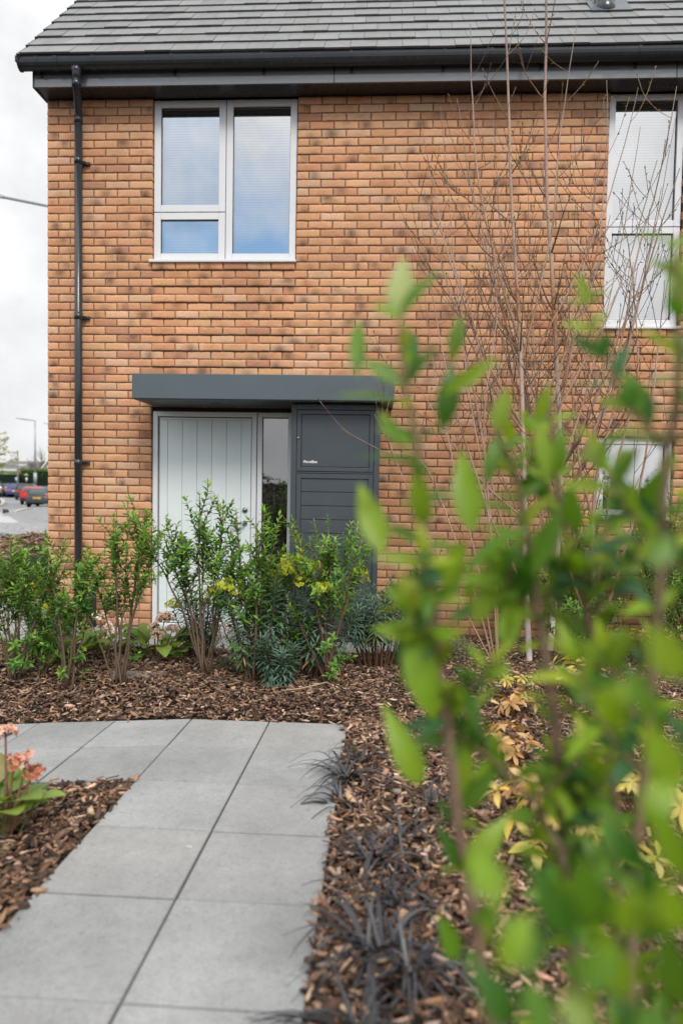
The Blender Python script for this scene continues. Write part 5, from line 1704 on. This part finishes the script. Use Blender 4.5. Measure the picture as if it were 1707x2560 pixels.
    if detail:
        cu = bpy.data.curves.new('plate_text', 'FONT'); cu.body = plate; cu.size = .105; cu.align_x = 'CENTER'; cu.offset = .002
        to = bpy.data.objects.new('plate_text_source', cu); COL.objects.link(to); bpy.context.view_layer.update()
        me = bpy.data.meshes.new_from_object(to.evaluated_get(bpy.context.evaluated_depsgraph_get())); bpy.data.objects.remove(to)
        for v in me.vertices: v.co = Vector((v.co.x * .78, y0 - .0235, .682 + v.co.y))
        me.materials.clear(); me.materials.append(M['seal'])
        o = bpy.data.objects.new('plate_lettering', me); COL.objects.link(o); o.parent = pl_
    root.location = loc; root.rotation_euler.z = rz
    return root
def road_pt(px, py):
    """point of the car park seen at this pixel"""
    dd = ray(px, py); t = 30.0
    for _ in range(60):
        p = CAM + dd * t; t += .6 * ((gz(p.x, p.y) + .03 - p.z) / dd.z); t = max(5, min(200, t))
    return CAM + dd * t
def park(px, py, back=2.0, **kw):
    p = road_pt(px, py); hd = math.radians(-2) + kw.pop('turn', 0)
    v = Vector((p.x - CAM.x, p.y - CAM.y, 0)).normalized()
    az = math.atan2(v.y, v.x) - PI / 2 + hd
    f_ = Vector((-math.sin(az), math.cos(az), 0))
    q = p + f_ * back
    return dict(loc=(q.x, q.y, gz(q.x, q.y) + .03), rz=az)
R_ = math.radians
k = park(93, 1270, 1.9, turn=R_(-13)); car('parked_car', 'charcoal hatchback with a yellow number plate parked nearest the house corner', (.030, .033, .040), L=3.77, Wd=1.66, H=1.42, **k)
k = park(76, 1262, 1.9, turn=R_(-10)); car('parked_car', 'bright red hatchback partly hidden behind the charcoal hatchback', (.48, .012, .018), L=3.8, Wd=1.66, H=1.44, detail=False, **k)
k = park(62, 1250.5, 2.1, turn=R_(-9)); car('parked_car', 'dark green estate car behind the grey post in the car park', (.012, .028, .024), L=4.3, Wd=1.8, H=1.55, tail='estate', detail=False, **k)
k = park(38, 1244.5, 2.1, turn=R_(-8)); car('parked_car', 'blue hatchback with wide red tail lamps in the parked row', (.022, .055, .28), L=4.2, Wd=1.78, H=1.50, tail='estate', detail=False, **k)
k = park(17, 1243, 2.1, turn=R_(-6)); car('parked_car', 'dark grey car left of the blue hatchback', (.035, .042, .046), L=4.2, Wd=1.75, H=1.46, detail=False, **k)
k = park(-12, 1243.5, 2.1, turn=R_(-4)); car('parked_car', 'black and silver car cut by the left photo edge in the parked row', (.02, .022, .024), L=4.2, Wd=1.75, H=1.5, detail=False, **k)
# the silver car in the near road
p = CAM + ray(-66, 1300) * 22.0
car('silver_car', 'silver car at the left edge of the photo showing its bonnet and door mirror', (.40, .40, .395), (p.x - .25, p.y + .2, gz(p.x, p.y) + .03), math.radians(-126), L=4.2, Wd=1.74, H=1.45, detail=False, group=None)

# lamps and posts -----------------------------------------------------
def street_lamp(foot, top, armdir, armlen, r, label, headlen=.7, rise=.25):
    foot = Vector(foot); root = empty('street_lamp', foot, label, 'street lamp')
    mb = MB(); mb.tube([foot, foot + Vector((0, 0, 1.2))], r * 1.6, 12); mb.tube([foot + Vector((0, 0, 1.2)), (foot.x, foot.y, top)], [r, r * .7], 12)
    mb.build('post', M['galv'], root, True)
    a = Vector(armdir).normalized()
    e = Vector((foot.x, foot.y, top)) + a * armlen + Vector((0, 0, rise))
    mb = MB(); mb.tube([(foot.x, foot.y, top - .06), Vector((foot.x, foot.y, top)) + a * .1, e], r * .6, 10); mb.build('arm', M['galv'], root, True)
    mb = MB(); s = Vector((-a.y, a.x, 0)) * .11; f_ = a * headlen; u_ = Vector((0, 0, 1))
    mb.hexa([e - s * .6 - u_ * .05, e + s * .6 - u_ * .05, e + f_ + s * .8 + u_ * .0, e + f_ - s * .8 + u_ * .0, e - s * .5 + u_ * .07, e + s * .5 + u_ * .07, e + f_ * .8 + s * .5 + u_ * .15, e + f_ * .8 - s * .5 + u_ * .15])
    mb.build('lamp_head', M['galv'], root, False, .02)
    return root
p = CAM + ray(89, 1209) * 76
street_lamp((p.x, p.y, p.z), p.z + 76 * (1209 - 1052) / FPX, (-1, -.12, 0), 1.55, .115, 'tall grey street lamp with its arm to the left behind the parked cars', .55, .16)
q = CAM + ray(89, 1185) * 75.8
p = CAM + ray(137, 1205) * 112
street_lamp((p.x, p.y, p.z - .5), p.z + 112 * (1206 - 1063) / FPX, (-1, -.1, 0), 1.1, .09, 'distant street lamp whose head peeks past the house corner', .7, .1)
e = CAM + ray(10, 510) * 26; t_ = CAM + ray(200, 530) * 26
street_lamp((t_.x, t_.y, -.85), t_.z, (e - t_).normalized(), (e - t_).length, .09, 'large street lamp reaching in from the left edge, its post hidden behind the house', .55, e.z - t_.z)
p = road_pt(45.5, 1250)
pe = empty('timber_post', p, 'slim grey wooden post standing among the parked cars', 'post')
mb = MB(); hh = (1250 - 1127) / FPX * (p - CAM).dot(_f); mb.tube([p + Vector((0, 0, -.1)), p + Vector((0, 0, hh * .5)), p + Vector((0, 0, hh))], [.085, .075, .06], 8)
mb.build('pole', M['timber_post'], pe, True)
mb = MB(); mb.lathe([(.065, 0), (.05, .03)], p + Vector((0, 0, hh)), 8); mb.build('cap', M['galv'], pe)
def bollard(px, py, h, label):
    p = CAM + ray(px, py) * 74; r_ = empty('bollard', p, label, 'bollard', 'bollards in front of the hedge')
    mb = MB(); mb.lathe([(.09, -.3), (.09, h * .45), (.085, h * .45)], p, 10); mb.build('post', M['seal'], r_, True)
    mb = MB(); mb.lathe([(.086, h * .45), (.086, h), (.05, h + .05)], p, 10); mb.build('white_band', M['house_white'], r_, True)
bollard(41.5, 1207, .52, 'black and white bollard left of the slim grey post in front of the hedge')
bollard(67.3, 1208, .54, 'black and white bollard between the grey post and the tall street lamp')
p = CAM + ray(66, 1206) * 77; r_ = empty('bird_table', p, 'small grey post with a flat round top in front of the hedge', 'bird table')
mb = MB(); mb.tube([p - Vector((0, 0, .2)), p + Vector((0, 0, .78))], .05, 8); mb.build('post', M['timber_post'], r_)
mb = MB(); mb.lathe([(.05, .74), (.26, .80), (.25, .86), (.10, .92), (.03, 1.02)], p, 14); mb.build('top', M['galv'], r_, True)

# hedge, trees, houses -------------------------------------------------
def leafmass(lv, pts, n, ls, c0, c1, zlo, zhi, tm=T_OVAL):
    for k in range(n):
        p = pts()
        t = min(1, max(0, (p.z - zlo) / (zhi - zlo)))
        lv.add(p, rdir(-.3, 1), ls * rnd.uniform(.7, 1.4), ls * 1.1, jit(mix(c0, c1, t * rnd.uniform(.5, 1)), .25), rdir(), tm)
def hedge(px0, px1, ytop, label, D=80.0):
    a = CAM + ray(px0, 1206) * D; b_ = CAM + ray(px1, 1206) * D; h = (1206 - ytop) / FPX * D
    root = empty('hedge', (a + b_) / 2, label, 'hedge', 'clipped hedge along the far road')
    lv = Leaves()
    def pts():
        u = rnd.random(); q = a + (b_ - a) * u; s = rnd.random()
        if s < .6: return q + Vector((0, -.6 + rnd.gauss(0, .08), rnd.uniform(-.3, h)))
        return q + Vector((0, rnd.uniform(-.6, .6), h + rnd.gauss(0, .05)))
    W_ = abs(b_.x - a.x)
    leafmass(lv, pts, int(W_ * 420), .15, (.022, .055, .015), (.17, .26, .05), a.z + h * .2, a.z + h)  # leaf colours paint a sunlit top above a darker base
    lv.build('foliage', M['far_leaf'], root)
    mb = MB(); mb.col = (.01, .02, .01); mb.box(a.x, b_.x, a.y - .5, a.y + .5, a.z - .4, a.z + h - .06); mb.build('inner_growth', M['far_leaf'], root, col=True)
hedge(-90, 59, 1182.5, 'clipped green hedge behind the parked cars, the lower left run')
hedge(59, 190, 1175, 'taller clipped green hedge run to the right of the white house')
def far_tree(base, H, R, n, ls, label, c0, c1, bare=False, z0=.25):
    base = Vector(base); root = empty('tree', base, label, 'tree')
    st = MB(); lv = Leaves()
    st.tube([base - Vector((0, 0, .3)), base + Vector((.05, 0, H * .35)), base + Vector((-.05, 0, H * .8))], [R * .06, R * .045, R * .012], 8, True, [(.11, .09, .07)] * 3)
    ends = []
    for k in range(60 if bare else 34):
        t = rnd.uniform(z0, .85); a = rnd.uniform(0, 6.28)
        p0 = base + Vector((0, 0, H * t)); r = R * math.sin(PI * min(1, (t - z0) / (1 - z0) * .75 + .28)) * rnd.uniform(.6, 1.08)
        p1 = p0 + Vector((math.cos(a) * r, math.sin(a) * r, R * rnd.uniform(.35, .9)))
        pts = wobble(p0, p1, 5, .06); st.tube(pts, [R * .018, R * .014, R * .010, R * .007, R * .005, R * .003], 4, False, [jit((.15, .12, .10), .2)] * 6)
        for i in range(2, 6):
            for j in range(3):
                q = pts[i] + (rdir(-.2, .8) * R * rnd.uniform(.1, .28)); ends.append((pts[i], q))
                st.tube([pts[i], q], R * .003, 3, False, [jit((.17, .14, .11), .2)] * 2)
    if not bare:
        for k in range(n):
            a, b_ = rnd.choice(ends); p = a + (b_ - a) * rnd.uniform(.2, 1.3) + rdir() * R * .03
            t = rnd.random()
            lv.add(p, rdir(-.2, 1), ls * rnd.uniform(.6, 1.3), ls * 1.1, jit(mix(c0, c1, t), .25), rdir(), T_OVAL)
    st.build('trunk', M['bark'], root, col=True)
    if not bare: lv.build('crown', M['far_leaf'], root)
    return root
p = CAM + ray(-58, 1215) * 50
far_tree((p.x, p.y, gz(p.x, p.y)), 5.6, 2.9, 9000, .12, 'tree with fresh yellow green leaves at the left edge above the parked cars', (.20, .20, .05), (.42, .40, .13), False, .15)
p = CAM + ray(105, 1200) * 120; far_tree(p, 5.0, 1.9, 0, .1, 'bare brown tree behind the tall street lamp beside the house corner', None, None, True, .1)
p = CAM + ray(78, 1200) * 128; far_tree(p, 3.4, 1.7, 0, .1, 'small bare tree between the white house and the bigger bare tree', None, None, True, .1)
# white house with a dormer
def far_house(foot, wd, dp, he, hr, label, wallm, roofm, rz=0.0, windows=(), axis='x', trim=True):
    root = empty('house', (0, 0, 0), label, 'house')
    mb = MB(); mb.box(-wd / 2, wd / 2, 0, dp, -1.0, he)
    if axis == 'y':
        mb.poly([(-wd / 2, 0, he), (wd / 2, 0, he), (0, 0, hr)]); mb.poly([(-wd / 2, dp, he), (wd / 2, dp, he), (0, dp, hr)])
    mb.build('wall', wallm, root)
    mb = MB(); o_ = .35
    if axis == 'x':
        mb.hexa([(-wd / 2 - o_, -o_, he - .1), (wd / 2 + o_, -o_, he - .1), (wd / 2 + o_, dp + o_, he - .1), (-wd / 2 - o_, dp + o_, he - .1), (-wd / 2 - o_, dp / 2 - .05, hr), (wd / 2 + o_, dp / 2 - .05, hr), (wd / 2 + o_, dp / 2 + .05, hr), (-wd / 2 - o_, dp / 2 + .05, hr)])
    else:
        for s in (-1, 1):
            mb.hexa([(s * (wd / 2 + o_), -o_, he - .35), (0, -o_, hr + .02), (0, dp + o_, hr + .02), (s * (wd / 2 + o_), dp + o_, he - .35), (s * (wd / 2 + o_), -o_, he - .15), (0, -o_, hr + .22), (0, dp + o_, hr + .22), (s * (wd / 2 + o_), dp + o_, he - .15)])
    rf = mb.build('roof', roofm, root)
    if trim:
        mb = MB()
        if axis == 'x': mb.box(-wd / 2 - o_, wd / 2 + o_, -o_ - .04, -o_ - .003, he - .28, he - .02)
        else:
            for s in (-1, 1): mb.hexa([(s * (wd / 2 + o_), -o_ - .04, he - .45), (0, -o_ - .04, hr - .1), (0, -o_ - .003, hr - .1), (s * (wd / 2 + o_), -o_ - .003, he - .45), (s * (wd / 2 + o_), -o_ - .04, he - .18), (0, -o_ - .04, hr + .2), (0, -o_ - .003, hr + .2), (s * (wd / 2 + o_), -o_ - .003, he - .18)])
        mb.build('fascia', M['house_white'], rf)
    for (x, z, ww, hh) in windows:
        mb = MB(); frame_rect(mb, x - ww / 2, x + ww / 2, z, z + hh, .07, -.04, .02); w_ = mb.build('window', M['house_white'], root)
        mb = MB(); mb.poly([(x - ww / 2 + .07, -.015, z + .07), (x + ww / 2 - .07, -.015, z + .07), (x + ww / 2 - .07, -.015, z + hh - .07), (x - ww / 2 + .07, -.015, z + hh - .07)]); mb.build('pane', M['car_glass'], w_)
    root.location = foot; root.rotation_euler.z = rz
    return root
def hp(px, py, D): return CAM + ray(px, py) * D
D = 150.0; m_ = D / FPX
p = hp(57, 1186, D); far_house((p.x, p.y, p.z), 17 * m_ * 1.0, 6, 25 * m_, 25.5 * m_ + .25, 'small white gabled house with paired dark windows above the hedge', M['house_white'], M['far_roof'], .05,
    [(-.30, 12 * m_, 4.6 * m_ * 1.1, 7 * m_), (.26, 12 * m_, 4.6 * m_ * 1.1, 7 * m_)], 'x', True)
p = hp(75, 1186, D + 1); far_house((p.x, p.y, p.z), 26 * m_, 5, 13 * m_, 24 * m_, 'house with a low brown roof and white eaves board right of the white gable', M['house_white'], M['far_roof'], .0, (), 'x', True)
p = hp(50, 1186, D + 8); far_house((p.x, p.y, p.z), 82 * m_, 8, 24 * m_, 36 * m_, 'long house with a broad grey roof rising behind the white gable', M['house_white'], M['far_roof'], .0, (), 'x', False)
p = hp(20, 1188, D - 8); far_house((p.x, p.y, p.z), 40 * m_, 5, 14 * m_, 20 * m_, 'white rendered house seen through the yellow green tree', M['house_white'], M['far_roof'], .0, [(-1, .6, .9, .8)], 'x', True)
p = hp(48, 1186, D - 12); far_house((p.x, p.y, p.z), 15 * m_, 3, 3.5 * m_, 9 * m_, 'low outbuilding with a red brown roof just above the hedge', M['house_white'], M['red_roof'], .0, (), 'x', False)
p = hp(126, 1190, 105.0); m2 = 105 / FPX; far_house((p.x, p.y, p.z), 42 * m2, 6, 14 * m2, 42 * m2, 'pale pink gable with white verge boards beside the house corner', M['house_pink'], M['far_roof'], .0, [(-.55, 15 * m2, .5, .5)], 'y', True)
# wooded hill on the skyline
lv = Leaves(); 
def pts():
    x = rnd.uniform(-160, 60); D_ = rnd.uniform(420, 470)
    h = 8 + 3.2 * math.sin(x * .07) + 1.8 * math.sin(x * .23 + 1) + 1.2 * math.sin(x * .61)
    return Vector((x, D_, 3 + rnd.random() ** .6 * h))
leafmass(lv, pts, 5200, 2.3, (.035, .055, .035), (.10, .13, .08), 2, 16)
tag(lv.build('distant_woodland', M['far_leaf'], None), 'hazy dark woodland on the far skyline left of the house', 'woodland', kind='stuff')
V = [(x, y, 1.2 + (0 if y < 380 else (6.5 + 2.5 * math.sin(x * .045)))) for y in (300, 380, 460, 900) for x in np.linspace(-400, 300, 30)]
F = [[j * 30 + i, j * 30 + i + 1, (j + 1) * 30 + i + 1, (j + 1) * 30 + i] for j in range(3) for i in range(29)]
tag(np_mesh('hill', V, F, M['hill'], None, None, True), kind='structure')

# what stands across the street, behind the camera; the sidelight and the windows mirror it
lv = Leaves()
def pts():
    x = rnd.uniform(-30, 30); return Vector((x, -24 + rnd.uniform(-2, 2), rnd.random() * (1.9 + .5 * math.sin(x * .8) + .3 * math.sin(x * 2.1))))
leafmass(lv, pts, 14000, .16, (.006, .012, .006), (.04, .06, .025), 0, 4)
tag(lv.build('street_planting', M['far_leaf'], None), 'dark belt of trees across the street mirrored in the sidelight', 'planting', kind='stuff')
mb = MB(); mb.tube([(1.35, -20, 0), (1.25, -20, 9)], [.17, .11], 10)
o = mb.build('utility_pole', M['timber_post'], None, True); tag(o, 'dark pole across the street mirrored in the sidelight glass', 'pole')
